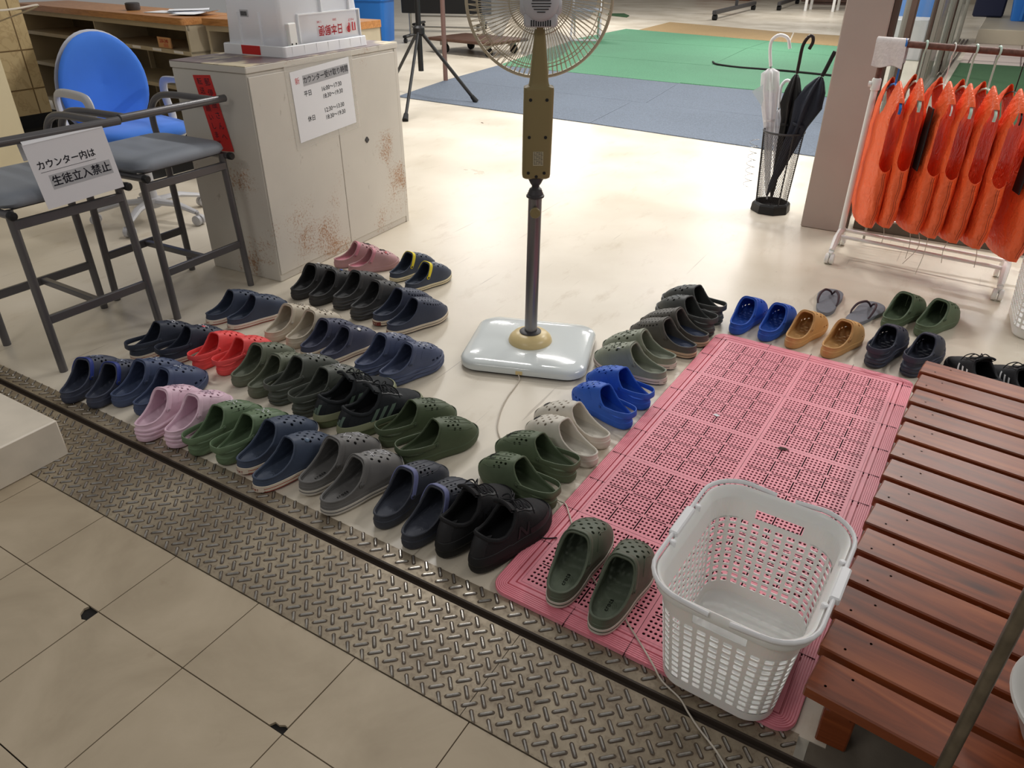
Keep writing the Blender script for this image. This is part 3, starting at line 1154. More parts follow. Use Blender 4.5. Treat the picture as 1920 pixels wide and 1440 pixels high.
def strap_mesh(state):
    g = G()
    pts = []
    if state in ('back', 'low'):
        dz, yb = (.0, -.004) if state == 'back' else (-.003, -.006)
        for k in range(31):
            b = PI * k / 30
            sg = 1 if b < PI / 2 else -1
            s = math.sin(b) ** .5
            y = YR - (YR - yb) * s
            w = XR[sg] + .0012
            x = math.copysign(abs(math.cos(b)) ** .62, math.cos(b)) * w
            z = ZR + (.009 + dz) * s + .003 * math.sin(2 * b) ** 2
            pts.append((x, y, z))
        wdir = lambda k: Vector((0, .12, 1)).normalized()
        hw0, hw1 = .0068, .0036
    else:
        o = Vector((0, YR, ZR)); D = Vector((0, .036, .060)).normalized()
        for k in range(37):
            b = PI * k / 36
            d = Vector((math.cos(b), 0, 0)) + D * math.sin(b)
            h = DOME.ray_cast(o, d.normalized())
            p = h[0] if h[0] is not None else o + d * .05
            pts.append(p + d.normalized() * .0030)
        wdir = lambda k: Vector((0, 1, -.5)).normalized()
        hw0, hw1 = .0062, .0030
    n = len(pts); pts = [Vector(p) for p in pts]
    rings = []
    for k in range(n):
        t = (pts[min(k + 1, n - 1)] - pts[max(k - 1, 0)]).normalized()
        w = wdir(k); w = (w - t * w.dot(t)).normalized()
        nn = t.cross(w)
        e = math.sin(PI * k / (n - 1))
        hw = hw0 + hw1 * e ** .5
        th = .0021
        r = []
        for a, b_ in ((-1, -.5), (-.8, -1), (.8, -1), (1, -.5), (1, .5), (.8, 1), (-.8, 1), (-1, .5)):
            r.append(pts[k] + w * hw * a + nn * th * b_)
        rings.append(r)
    g.rings(rings, 0)
    for s in (-1, 1):         # rounded strap ends around the rivet
        M = Matrix.Translation((s * (XR[s] + .0008), YR, ZR)) @ Matrix.Rotation(R(90) * s, 4, 'Y')
        g.lathe([(.0085, -.0025), (.0094, 0), (.0087, .0024), (0.003, .0028), (0, .0028)], 16, (0, 0, 0), 0, M)
    return finish(g)


STRAP = {}
for _s in ('back', 'low', 'up'):
    STRAP[_s, 1] = strap_mesh(_s); STRAP[_s, -1] = mirror_mesh(STRAP[_s, 1])
g = G()
g.lathe([(.0052, 0), (.0052, .002), (.004, .0032), (0, .0036)], 14)
RIVET = finish(g)


def rib_mesh(kind):
    """raised moulding lines on the toe"""
    g = G()
    lines = []
    if kind == 'oval':
        lines = [[(0, .148), (0, .185), (.001, .215), (.002, .25)], [(.020, .160), (.022, .185), (.020, .215), (.012, .245)],
                 [(-.020, .160), (-.022, .185), (-.020, .215), (-.010, .245)], [(.036, .150), (.040, .18), (.040, .21), (.030, .24)], [(-.036, .150), (-.040, .18), (-.040, .21), (-.030, .24)]]
    elif kind == 'wave':
        lines = [[(.044, .150), (.036, .175), (.038, .205), (.026, .235), (0, .248), (-.026, .238), (-.040, .208), (-.036, .175), (-.043, .150)],
                 [(.008, .225), (.010, .24), (.008, .255)], [(-.012, .225), (-.014, .24), (-.012, .255)]]
    for ln in lines:
        pts = [on_dome(p.x, p.y, .0002)[0] for p in smooth_path([(a, b, 0) for a, b in ln], 5)]
        g.tube(pts, .0011, 5)
    return finish(g)


RIBS = {}
for k in ('oval', 'wave'):
    RIBS[k, 1] = rib_mesh(k); RIBS[k, -1] = mirror_mesh(RIBS[k, 1])


def scribble(seed, x0=0.0, y0=.19, w=.022, h=.03, mode='script'):
    rr = random.Random(seed)
    g = G()
    if mode == 'script':
        for l in range(2):
            pts = []
            for k in range(7):
                pts.append((x0 - w + 2 * w * k / 6 + rr.uniform(-.002, .002), y0 + (l - .5) * h * .5 + rr.uniform(-1, 1) * h * .28, 0))
            P = [on_dome(p.x, p.y, .0006)[0] for p in smooth_path(pts, 4)]
            g.tube(P, .0009, 4)
    elif mode == 'box':
        for pts in ([(-.012, .205), (.012, .205), (.012, .228), (-.012, .228), (-.012, .205)], [(-.012, .216), (.012, .216)], [(0, .205), (0, .228)],
                    [(-.02, .165), (-.005, .188), (.004, .168), (.02, .190)], [(-.022, .182), (.018, .172)]):
            P = []
            for a in range(len(pts) - 1):
                for t in np.linspace(0, 1, 6): P.append(on_dome(pts[a][0] + (pts[a + 1][0] - pts[a][0]) * t, pts[a][1] + (pts[a + 1][1] - pts[a][1]) * t, .0006)[0])
            g.tube(P, .0007, 4)
    elif mode == 'palm':
        for k in range(6):
            a = R(20 + 28 * k)
            P = [on_dome(-.006 + t * math.cos(a) * .02, .225 + t * math.sin(a) * .02 - t * t * .006, .0006)[0] for t in np.linspace(0, 1, 5)]
            g.tube(P, .0012, 4)
        P = [on_dome(-.006 + .003 * t, .225 - t * .02, .0006)[0] for t in np.linspace(0, 1, 5)]
        g.tube(P, .001, 4)
        for k in range(3):
            P = [on_dome(.016 + .005 * math.cos(a), .208 + k * .008 + .003 * math.sin(a), .0006)[0] for a in np.linspace(0, 5.2, 8)]
            g.tube(P, .0006, 4)
    elif mode == 'face':
        P = [on_dome(-.004 + .014 * math.cos(a), .238 + .009 * math.sin(a), .0006)[0] for a in np.linspace(0, 2 * PI, 16)]
        g.tube(P, .0009, 4)
        for a, b in (((-.012, .232), (.006, .244)), ((-.010, .244), (.004, .232)), ((-.004, .229), (-.003, .247))):
            P = [on_dome(a[0] + (b[0] - a[0]) * t, a[1] + (b[1] - a[1]) * t, .0006)[0] for t in np.linspace(0, 1, 5)]
            g.tube(P, .0007, 4)
    elif mode == 'blot':
        base = [(x0 - .013 + .026 * rr.random(), y0 - .014 + .028 * rr.random()) for _ in range(16)]
        for (a, b) in base:
            P = [on_dome(a + .006 * math.cos(q), b + .005 * math.sin(q), .0006)[0] for q in np.linspace(0, 5, 7)]
            g.tube(P, .0011, 4)
    return g


ATT = {}


def clog(root, side, col, rough=.55, upper='std', sole='plain', band=None, stripe=None, strap='up', strapcol=None, bed=None,
         ribs=None, marks=None, markcol=(240, 240, 245), charm=None, word=False, heel=None):
    """side +1 right shoe, -1 left shoe"""
    m0 = eva('%d_%d_%d' % col, col, rough)
    up = SOLES[sole, 'up']
    def part(name, me, mats, z=0.0):
        o = link(name, me, root)
        if len(me.materials) < len(mats):
            while len(me.materials) < len(mats): me.materials.append(None)
        for i, mm in enumerate(mats):
            o.material_slots[i].link = 'OBJECT'; o.material_slots[i].material = mm
        o.location.z = z
        return o
    part('upper', UP[upper, side], [m0], up)
    so = part('sole', SOLES[sole, side], [m0, eva('b%d_%d_%d' % (band or col), band or col), eva('s%d_%d_%d' % (stripe or col), stripe or col)])
    if band: so['label'] = 'pale banded sole'
    fb = part('footbed', FB[side], [eva('f%d_%d_%d' % (bed or tuple(int(c * .93) for c in col)), bed or tuple(int(c * .93) for c in col), .6)], up - .010)
    if bed: fb['label'] = 'contrasting insole'
    if strap:
        st = part('strap', STRAP[strap, side], [eva('t%d_%d_%d' % (strapcol or col), strapcol or col)], up)
        if strapcol: st['label'] = 'contrasting strap'
        for s in (-1, 1):
            rv = link('rivet', RIVET, st)
            if not RIVET.materials: RIVET.materials.append(None)
            rv.material_slots[0].link = 'OBJECT'; rv.material_slots[0].material = eva('r%d_%d_%d' % tuple(int(c * .8) for c in col), tuple(int(c * .8) for c in col))
            rv.location = (s * (XR[s * side] + .003), YR, ZR); rv.rotation_euler = (0, R(90) * s, 0)
    if ribs: part('toe_moulding', RIBS[ribs, side], [m0], up)
    if marks:
        key = (marks, side)
        if key not in ATT:
            mode, seed = marks
            me = finish(scribble(seed, mode=mode))
            ATT[key] = me if side == 1 else mirror_mesh(me)
        o = part('marker_drawing', ATT[key], [mat('marker_%d_%d_%d' % markcol, markcol, .5)], up)
    if charm:
        cx_, cy_, cc, shape = charm
        p, nn = on_dome(cx_, cy_, .001)
        g = G()
        if shape == 'flower':
            for k in range(5):
                a = 2 * PI * k / 5
                g.lathe([(.0035, 0), (.0038, .001), (.002, .002), (0, .0022)], 10, (.0045 * math.cos(a), .0045 * math.sin(a), 0))
        else:
            g.lathe([(.0068, 0), (.007, .001), (.0055, .0024), (0, .003)], 16)
        o = g.build('charm', mat('charm_%d_%d_%d' % cc, cc, .35), root, fix=True)
        q = Vector((0, 0, 1)).rotation_difference(nn)
        o.rotation_mode = 'QUATERNION'; o.rotation_quaternion = q
        o.location = (p.x * side, p.y, p.z + up)
        o['label'] = 'small shoe charm'
    if heel:
        cv = footprint(720, SL, .0034)
        ids = [k % 720 for k in range(-52, 53)]
        P = [[(cv[k][0], cv[k][1], z) for z in (.0062, .0210)] for k in ids]
        o = G().grid(P).build('heel_tag', eva('tag%d_%d_%d' % heel[0], heel[0]), root, 60, fix=True); o['label'] = 'small rectangular heel tag'
        g = G()
        tw = len(heel[2])
        for q, ch_ in enumerate(heel[2]):
            x = (q - (tw - 1) / 2) * .0062
            k = min(ids, key=lambda k: abs(cv[k][0] - x))
            a_, b_ = Vector(cv[(k - 3) % 720]), Vector(cv[(k + 3) % 720]); d_ = (b_ - a_).normalized()
            if d_.x < 0: d_ = -d_
            g.text(ch_, .0105, (cv[k][0] - d_.y * -.0006, cv[k][1] - .0009, .0134), (d_.x, d_.y, 0), (0, 0, 1), 0, .004)
        g.build('tag_lettering', eva('tl%d_%d_%d' % heel[1], heel[1]), o, 0)
    if word:
        g = G().text('crocs', .015, (0, .066, .0322 + up - .010), (-.0, 1, 0), (-1, 0, 0), 0, .008, spacing=1.15)
        g.build('footbed_lettering', eva('w%d_%d_%d' % tuple(int(c * .84) for c in col), tuple(int(c * .84) for c in col)), root, 0)
    return root


NAVY = (42, 54, 84)
BANDC = (222, 208, 188)
# key: (heel1, heel2, angle, length, description, kwargs)
SPECS = [
 ('A', (-2.375, 1.017), (-2.275, 1.043), 107, .265, 'navy pair with royal blue straps, leftmost in the front row', dict(col=(44, 52, 78), upper='oval', strap='up', strapcol=(38, 56, 132), marks=('script', 1), markcol=(170, 176, 196))),
 ('B', (-2.205, 1.094), (-2.127, 1.099), 91, .280, 'denim navy pair between the blue strapped pair and pale pink pair', dict(col=(46, 64, 108), upper='vent', strap='up', marks=('script', 2), markcol=(190, 196, 210))),
 ('C', (-1.954, 1.011), (-1.865, 1.035), 97, .258, 'pale pink pair with thick wavy platform soles', dict(col=(228, 196, 212), upper='vent', sole='platform', strap='up', ribs='wave', marks=('script', 3), markcol=(150, 130, 150))),
 ('D', (-1.763, 1.043), (-1.659, 1.056), 90, .272, 'light green pair with lowered straps beside the pale pink platforms', dict(col=(82, 112, 70), upper='oval', strap='low', ribs='oval', marks=('script', 4))),
 ('E', (-1.564, 1.059), (-1.479, 1.027), 83, .280, 'navy pair with red striped white soles beside the steel threshold', dict(col=(46, 62, 92), sole='band', band=BANDC, stripe=(176, 58, 48), strap=None, heel=((222, 208, 190), (178, 62, 50), 'SPORT'))),
 ('F', (-1.343, 1.082), (-1.239, 1.052), 82.5, .284, 'grey pair with white scribbles and white striped soles', dict(col=(92, 90, 88), sole='double', band=(196, 190, 180), strap='up', marks=('box', 5), word=True)),
 ('G', (-1.067, 1.084), (-.972, 1.064), 87, .280, 'black navy pair with periwinkle straps beside the black sneakers', dict(col=(42, 47, 62), upper='oval', strap='up', strapcol=(78, 86, 146), ribs='oval', bed=(52, 58, 76))),
 ('I', (-2.465, 1.329), (-2.342, 1.365), 82, .270, 'dark navy pair with white scribbles by the stool leg', dict(col=(34, 42, 64), sole='band', band=(214, 200, 184), stripe=(160, 60, 56), strap='low', marks=('script', 6))),
 ('J', (-2.200, 1.400), (-2.096, 1.420), 92, .250, 'bright coral red pair', dict(col=(238, 84, 84), strap='low')),
 ('K', (-1.984, 1.393), (-1.877, 1.371), 88, .272, 'olive pair next to the coral red pair', dict(col=(88, 96, 72), upper='vent', strap='up')),
 ('L', (-1.780, 1.378), (-1.658, 1.367), 84, .285, 'dark grey green pair left of the sneakers with green soles', dict(col=(66, 72, 62), sole='chunky', strap='low', marks=('script', 7))),
 ('N', (-1.313, 1.383), (-1.197, 1.335), 69, .275, 'forest green pair right of the sneakers with green soles', dict(col=(66, 84, 48), upper='oval', strap='low', ribs='oval', marks=('script', 8), markcol=(40, 50, 30))),
 ('O', (-2.475, 1.683), (-2.373, 1.700), 78, .268, 'navy pair with pale red striped soles below the steel cabinet', dict(col=(42, 56, 86), sole='band', band=(226, 216, 204), stripe=(190, 90, 80), strap=None, heel=((226, 214, 200), (190, 74, 62), 'SPORT'))),
 ('P', (-2.139, 1.692), (-2.041, 1.700), 87, .272, 'off white beige pair with dark scribbles', dict(col=(196, 186, 168), upper='vent', strap='up', marks=('script', 9), markcol=(50, 46, 50))),
 ('Q', (-1.935, 1.679), (-1.839, 1.675), 84, .262, 'indigo pair with white flower charm and striped soles', dict(col=(52, 58, 90), sole='band', band=BANDC, stripe=(130, 60, 60), strap='up')),
 ('R', (-1.649, 1.666), (-1.555, 1.665), 78, .275, 'slate blue pair with chunky soles, left of the fan', dict(col=(56, 70, 112), upper='vent', sole='chunky', strap='up', marks=('script', 10), ribs='wave')),
 ('S', (-2.347, 2.039), (-2.249, 2.033), 90, .290, 'black pair with a round blue badge near the cabinet corner', dict(col=(40, 40, 42), strap='up')),
 ('T', (-2.124, 2.058), (-1.993, 2.021), 84, .290, 'charcoal black pair right of the blue badged pair', dict(col=(52, 52, 54), strap='up', sole='chunky')),
 ('U', (-1.884, 2.029), (-1.782, 1.989), 75, .292, 'navy pair with many tiny holes and cream striped soles', dict(col=(44, 54, 82), upper='dense', sole='band', band=BANDC, stripe=(66, 44, 44), strap=None, heel=((120, 50, 44), (226, 216, 200), 'SPORT'))),
 ('V', (-2.466, 2.420), (-2.351, 2.394), 62, .252, 'dusty mauve pair with black toe blots, by the cabinet', dict(col=(172, 112, 116), strap='up', strapcol=(196, 128, 142), bed=(214, 142, 156), marks=('blot', 12), markcol=(64, 54, 56))),
 ('W', (-2.119, 2.421), (-1.983, 2.361), 79, .262, 'navy pair with bright yellow straps', dict(col=(44, 56, 80), sole='band', band=(226, 214, 180), stripe=(36, 36, 40), strap='up', strapcol=(232, 212, 50), marks=('script', 13))),
 ('X', (-.720, 1.538), (-.711, 1.401), 172.5, .272, 'green pair with a marker drawn palm beside the pink mat', dict(col=(78, 98, 62), upper='oval', strap='low', ribs='oval', marks=('palm', 14), markcol=(38, 40, 40))),
 ('Y', (-.706, 1.738), (-.697, 1.635), 170, .272, 'off white pair with a round marker drawing on the toe', dict(col=(218, 212, 200), upper='std', strap=None, marks=('face', 15), markcol=(40, 40, 46))),
 ('Z', (-.685, 2.010), (-.690, 1.870), 161, .262, 'bright blue pair with lowered straps beside the off white pair', dict(col=(44, 96, 198), upper='vent', strap='low', ribs='wave', marks=('script', 16), markcol=(150, 180, 220))),
 ('a', (-.709, 2.326), (-.700, 2.204), 178, .285, 'sage green pair with white soles by the fan base', dict(col=(122, 130, 106), sole='band', band=(224, 206, 196), stripe=(60, 56, 66), strap='up', marks=('script', 17), markcol=(70, 80, 66), heel=((222, 206, 196), (40, 38, 42), 'crocs'))),
 ('b', (-.664, 2.549), (-.672, 2.447), 171, .288, 'brown grey perforated pair with blue and yellow insoles', dict(col=(76, 72, 64), upper='dense', sole='band', band=(206, 178, 150), stripe=(60, 44, 42), strap='up', bed=(44, 58, 92))),
 ('c', (-.681, 2.769), (-.674, 2.644), 160, .285, 'charcoal pair with lowered straps, farthest in the right row', dict(col=(62, 66, 64), upper='vent', sole='chunky', strap='low', marks=('script', 18), markcol=(170, 176, 180))),
 ('d', (-.608, 2.705), (-.495, 2.705), 82, .276, 'royal blue pair at the far edge of the pink mat', dict(col=(38, 88, 186), upper='vent', strap='up')),
 ('e', (-.392, 2.700), (-.258, 2.692), 75, .272, 'tan pair at the far edge of the pink mat', dict(col=(208, 162, 104), upper='vent', sole='plain', strap='up')),
 ('g', (-.098, 3.070), (.022, 3.070), 70, .288, 'moss green pair standing nearest the vest rack', dict(col=(76, 98, 62), upper='oval', strap='up', ribs='oval')),
 ('h', (-.088, 2.700), (.016, 2.700), 77, .278, 'blackish navy pair at the corner of the wooden platform', dict(col=(44, 50, 72), upper='vent', sole='chunky', strap='low')),
 ('j', (-.539, 1.077), (-.427, 1.057), 92, .290, 'green pair with white soles standing on the pink mat', dict(col=(76, 88, 64), upper='std', sole='double', band=(206, 198, 186), strap='up', ribs='wave', word=True, bed=(80, 94, 70))),
]
CHARMS = {('I', 1): (.012, .185, (226, 90, 100), 'disc'), ('E', 1): (.030, .168, (96, 116, 140), 'disc'), ('Q', 1): (.030, .172, (236, 232, 226), 'flower'),
          ('S', 1): (.002, .185, (70, 110, 200), 'disc'), ('S', -1): (.01, .18, (230, 230, 230), 'disc'), ('V', 1): (.026, .198, (206, 92, 98), 'disc'),
          ('a', -1): (.030, .170, (210, 210, 214), 'disc')}
for key, h1, h2, ang, L, desc, kw in SPECS:
    facing_left = ang > 150
    z = .0152 if key == 'j' else (.0042 if key in 'ACDEF' else .0005)
    s = L / SL
    need = (.1035 * .965 + {'chunky': .0125, 'platform': .0125, 'band': .0056, 'double': .0056, 'plain': .0044}[kw.get('sole', 'plain')]) * s
    if kw.get('strap', 'up') is not None: need += .004
    perp = Vector((math.sin(R(ang)), -math.cos(R(ang)))); dv = Vector(h2) - Vector(h1)
    if ang > 150: perp = -perp
    dd = dv.dot(perp)
    if dd < need:
        h1 = tuple(Vector(h1) - perp * (need - dd) / 2); h2 = tuple(Vector(h2) + perp * (need - dd) / 2)
    for i, h in enumerate((h1, h2)):
        side = (-1 if i == 0 else 1) if not facing_left else (1 if i == 0 else -1)
        if facing_left: w = 'farther' if i == 0 else 'nearer'
        else: w = 'left' if i == 0 else 'right'
        a = ang + (2.0 if i == 0 else -1.5)
        root = thing('clog', '%s clog of the %s' % (w, desc), 'clog', (h[0], h[1], z), R(a - 90), 'clogs lined up on the floor')
        s = L / SL
        root.scale = (s * .965, s, s)
        k2 = dict(kw)
        if (key, side) in CHARMS: k2['charm'] = CHARMS[key, side]
        clog(root, side, **k2)


# ================================================================== sneakers
HS = [(0, .084), (.04, .092), (.09, .100), (.125, .098), (.15, .088), (.18, .074), (.21, .066), (.24, .062), (.275, .056)]
CS = [(0, .083), (.02, .079), (.04, .068), (.06, .061), (.08, .060), (.10, .068), (.115, .080), (.128, .096), (.14, .14), (.15, .3), (.3, .6)]
_r = dome(HS, .024, yc=.115, e1=.52, e2=.85)
SDOME = BVHTree.FromPolygons(*(lambda g: (g.v, g.f))(G().rings(_r[:-1], 0, False, False)))


def s_on(x, y, lift=.0005):
    h = SDOME.ray_cast(Vector((x, y, .4)), Vector((0, 0, -1)))
    return (h[0] + (h[1] if h[1].z > 0 else -h[1]) * lift) if h[0] is not None else Vector((x, y, .05))


def s_side(s, y, z, lift=.0006):
    h = SDOME.ray_cast(Vector((s * .2, y, z)), Vector((-s, 0, 0)))
    return h[0] + Vector((s * lift, 0, 0)) if h[0] is not None else Vector((s * .04, y, z))


def s_heel(x, z, lift=.0006):
    h = SDOME.ray_cast(Vector((x, -.2, z)), Vector((0, 1, 0)))
    return h[0] - Vector((0, lift, 0)) if h[0] is not None else Vector((x, 0, z))


me, _loop = shell(_r, CS, .0045)
g = G(); mesh_to_G(me, g)
_lp = []
for p in _loop:
    if not _lp or (p - _lp[-1]).length > .005: _lp.append(p)
g.tube(_lp, .0052, 8, closed=True)
S_UP = finish(g)
g = G()
for gr in (0,):
    rr = []
    for z, gw in ((0, -.004), (.003, .002), (.010, .005), (.016, .0035), (.020, .0055), (.027, .004), (.033, .001), (.035, -.003)):
        rr.append([(x, y, z * (1.12 if y < .1 else 1) + max(0, y / SL - .72) ** 2 * .06) for x, y in footprint(72, SL, gw)])
    g.rings(rr[:5], 1, True, False); g.rings(rr[4:], 0, False, False)
S_SOLE = finish(g)
g = G()
g.rings([[(x * s, .115 + (y - .115) * s, z) for x, y in footprint(72, SL, -.005)] for s, z in ((1, .040), (.9, .036), (.4, .036))], 0, False, True)
S_BED = finish(g)
# tongue
g = G()
P = []
for i in range(9):
    t = i / 8
    y = .175 - .068 * t
    zc = s_on(0, max(y, .132), .001).z + max(0, .135 - y) * .55
    w = .020 + .009 * t
    P.append([(w * a, y - .004 * (1 - a * a) * 0, zc + .004 - .008 * a * a) for a in np.linspace(-1, 1, 9)])
g.grid(P); n_ = len(g.v)
g.grid([[(x, y, z - .006) for x, y, z in r] for r in P], flip=True)
g.tube([P[-1][k] for k in range(9)], .0042, 8)
S_TONGUE = finish(g)
# laces
g = G()
ey = [.135, .148, .161, .174, .187]
for i, y in enumerate(ey):
    for s in (-1, 1):
        y2 = ey[i + 1] if i + 1 < len(ey) else y
        a = s_on(s * .019, y2, .002); b = s_on(-s * .019, y, .002)
        m = (a + b) / 2; m.z += .0065
        g.tube(smooth_path([a, m, b], 5), .0019, 6, flat=(.7, 1.3))
k0 = s_on(0, .140, .010)
for s in (-1, 1):       # bow loops and loose ends
    g.tube(smooth_path([k0, k0 + Vector((s * .018, .006, .006)), k0 + Vector((s * .036, .002, -.002)), k0 + Vector((s * .030, -.010, -.002)), k0 + Vector((s * .008, -.004, .002)), k0], 5), .0018, 6)
    g.tube(smooth_path([k0, k0 + Vector((s * .014, .020, .001)), k0 + Vector((s * .030, .034, -.012)), k0 + Vector((s * .042, .036, -.030))], 5), .0017, 6)
g.lathe([(0, -.004), (.005, 0), (.004, .004), (0, .005)], 8, tuple(k0))
S_LACE = finish(g)
# eyestay and overlays, each patch its own mesh
S_OVER = []
for s in (-1, 1):
    g = G()
    g.grid([[tuple(s_on(s * x, y, .0016)) for x in (.016, .021, .027)] for y in np.linspace(.128, .198, 9)])
    S_OVER.append(('eyelet_stay', finish(g)))
g = G()
g.grid([[tuple(s_heel(x, z, .0016)) for z in (.040, .055, .070, .078)] for x in np.linspace(-.024, .024, 9)])
S_OVER.append(('heel_patch', finish(g)))
for s in (-1, 1):
    g = G()
    g.grid([[tuple(s_side(s, y, z, .0014)) for z in (.034, .040, .047 - (y > .2) * .002)] for y in np.linspace(.16, .245, 10)])
    S_OVER.append(('toe_overlay', finish(g)))


def bars(g, s, ys_, z0, z1, slant, w):
    for y in ys_:
        P = []
        for t in np.linspace(0, 1, 6):
            z = z0 + (z1 - z0) * t
            yy = y + slant * t
            P.append([tuple(s_side(s, yy - w / 2, z, .002)), tuple(s_side(s, yy, z, .0022)), tuple(s_side(s, yy + w / 2, z, .002))])
        g.grid(P)
    return g


def sneaker(root, side, upc, solec, sole2, over, brand, brandcol):
    m = mat('knit_%d_%d_%d' % upc, upc, .8, noise=.15, nscale=220, bump=.3, bscale=600)
    mo = mat('overlay_%d_%d_%d' % over, over, .5)
    def part(nm, me, mats):
        o = link(nm, me, root)
        while len(me.materials) < len(mats): me.materials.append(None)
        for i, mm in enumerate(mats):
            o.material_slots[i].link = 'OBJECT'; o.material_slots[i].material = mm
        return o
    up = part('upper', S_UP, [m])
    part('sole', S_SOLE, [mat('sole_%d_%d_%d' % solec, solec, .6), mat('sole_%d_%d_%d' % sole2, sole2, .6, noise=.3, nscale=30)])
    part('insole', S_BED, [mat('insole_dark', (24, 25, 28), .9)])
    part('tongue', S_TONGUE, [m])
    part('laces', S_LACE, [mat('lace_%d_%d_%d' % over, over, .8)])
    for nm_, me_ in S_OVER: part(nm_, me_, [mo])
    mb_ = mat('brand_%d_%d_%d' % brandcol, brandcol, .5)
    ys_, z0, z1, sl, w = {'three': ((.085, .110, .135), .036, .064, .024, .013), 'toebars': ((.120, .142, .164), .036, .062, .012, .008), 'N': ((), 0, 0, 0, 0)}[brand]
    for s in (-1, 1):
        for y in ys_:
            bars(G(), s, (y,), z0, z1, sl, w).build('side_stripe', mb_, root, 38, fix=True)
        if brand == 'N':
            g = G()
            bars(g, s, (.120,), .038, .064, .008, .006); bars(g, s, (.148,), .038, .064, .008, .006)
            P = []
            for t in np.linspace(0, 1, 6):
                z = .063 - .024 * t; y = .128 + .020 * t
                P.append([tuple(s_side(s, y - .004, z, .002)), tuple(s_side(s, y + .004, z, .002))])
            g.grid(P)
            g.build('side_logo', mb_, root, 38, fix=True)
    if brand == 'three':
        for k, (x, h) in enumerate(((-.012, .048), (-.003, .056), (.006, .064))):
            P = [[tuple(s_heel(x + .004 * t + dx, .040 + (h - .040) * t, .0024)) for dx in (0, .004, .007)] for t in (0, .35, .7, 1)]
            G().grid(P).build('heel_stripe', mb_, root, 38, fix=True)


SN = [
 ('M', (-1.559, 1.361), (-1.448, 1.348), 74, 1.12, 'black sneaker with green soles, among the clogs', dict(upc=(30, 34, 38), solec=(138, 142, 112), sole2=(96, 108, 76), over=(22, 26, 30), brand='three', brandcol=(98, 116, 104)), .0005),
 ('H', (-.870, 1.085), (-.770, 1.085), 81, 1.02, 'all black sneaker at the front corner of the pink mat', dict(upc=(24, 24, 27), solec=(20, 20, 22), sole2=(14, 14, 15), over=(30, 30, 34), brand='N', brandcol=(36, 36, 40)), .0045),
 ('K2', (.300, 2.640), (.420, 2.640), 118, 1.0, 'black sneaker with white side stripes behind the wooden platform', dict(upc=(34, 34, 38), solec=(30, 30, 32), sole2=(18, 18, 20), over=(24, 24, 26), brand='toebars', brandcol=(232, 232, 234)), .0005),
]
for key, h1, h2, ang, sc_, desc, kw, z in SN:
    for i, h in enumerate((h1, h2)):
        root = thing('sneaker', ('left ' if i == 0 else 'right ') + desc, 'sneaker', (h[0], h[1], z), R(ang - 90 + (2 if i == 0 else -2)), 'black sneakers standing among the clogs')
        root.scale = (sc_ * .96, sc_, sc_ * {'H': 1.34, 'M': 1.2, 'K2': 1.1}[key])
        sneaker(root, -1 if i == 0 else 1, **kw)
# a loose lace end trailing from the right black sneaker onto the mat
tag(G().tube(smooth_path([(-.735, 1.235, .075), (-.705, 1.262, .035), (-.675, 1.272, .017), (-.645, 1.290, .018)], 6), .0022, 6).build('loose_lace', M_BLACK), 'black loose lace end trailing from the sneaker onto the pink mat', 'lace')

# flip flops
for i, (h, ang) in enumerate((((-.335, 3.080), 94), ((-.228, 3.035), 74))):
    root = thing('flip_flop', ('left' if i == 0 else 'right') + ' grey flip flop with dark purple straps near the vest rack', 'flip flop', (h[0], h[1], .0005), R(ang - 90), 'grey flip flops')
    side = -1 if i == 0 else 1
    g = G(); rr = []
    for z, gw in ((0, -.002), (.002, .0), (.010, -.001), (.016, -.0005), (.0175, -.003)):
        rr.append([(x * side * 1.02, y * 1.04, z + (.0 if y < .1 else -.003 * 0)) for x, y in footprint(60, .27, gw)])
    g.rings(rr, 0, True, True)
    sole = g.build('sole', [mat('flip_sole_grey', (122, 124, 132), .75, noise=.08, nscale=60)], root, 30, fix=True)
    g = G()
    toe = (-.006 * side, .208, .018)
    for s in (-1, 1):
        pts = smooth_path([toe, (toe[0] + s * .008, .203, .034), (s * .022, .180, .048), (s * .036, .140, .046), (s * .040, .105, .030), (s * .037, .088, .016)], 6)
        n = len(pts)
        g.tube(pts, [.0030 + .0022 * math.sin(PI * k / (n - 1)) for k in range(n)], 8)
    g.build('strap', mat('flip_strap_plum', (64, 44, 52), .5), root)


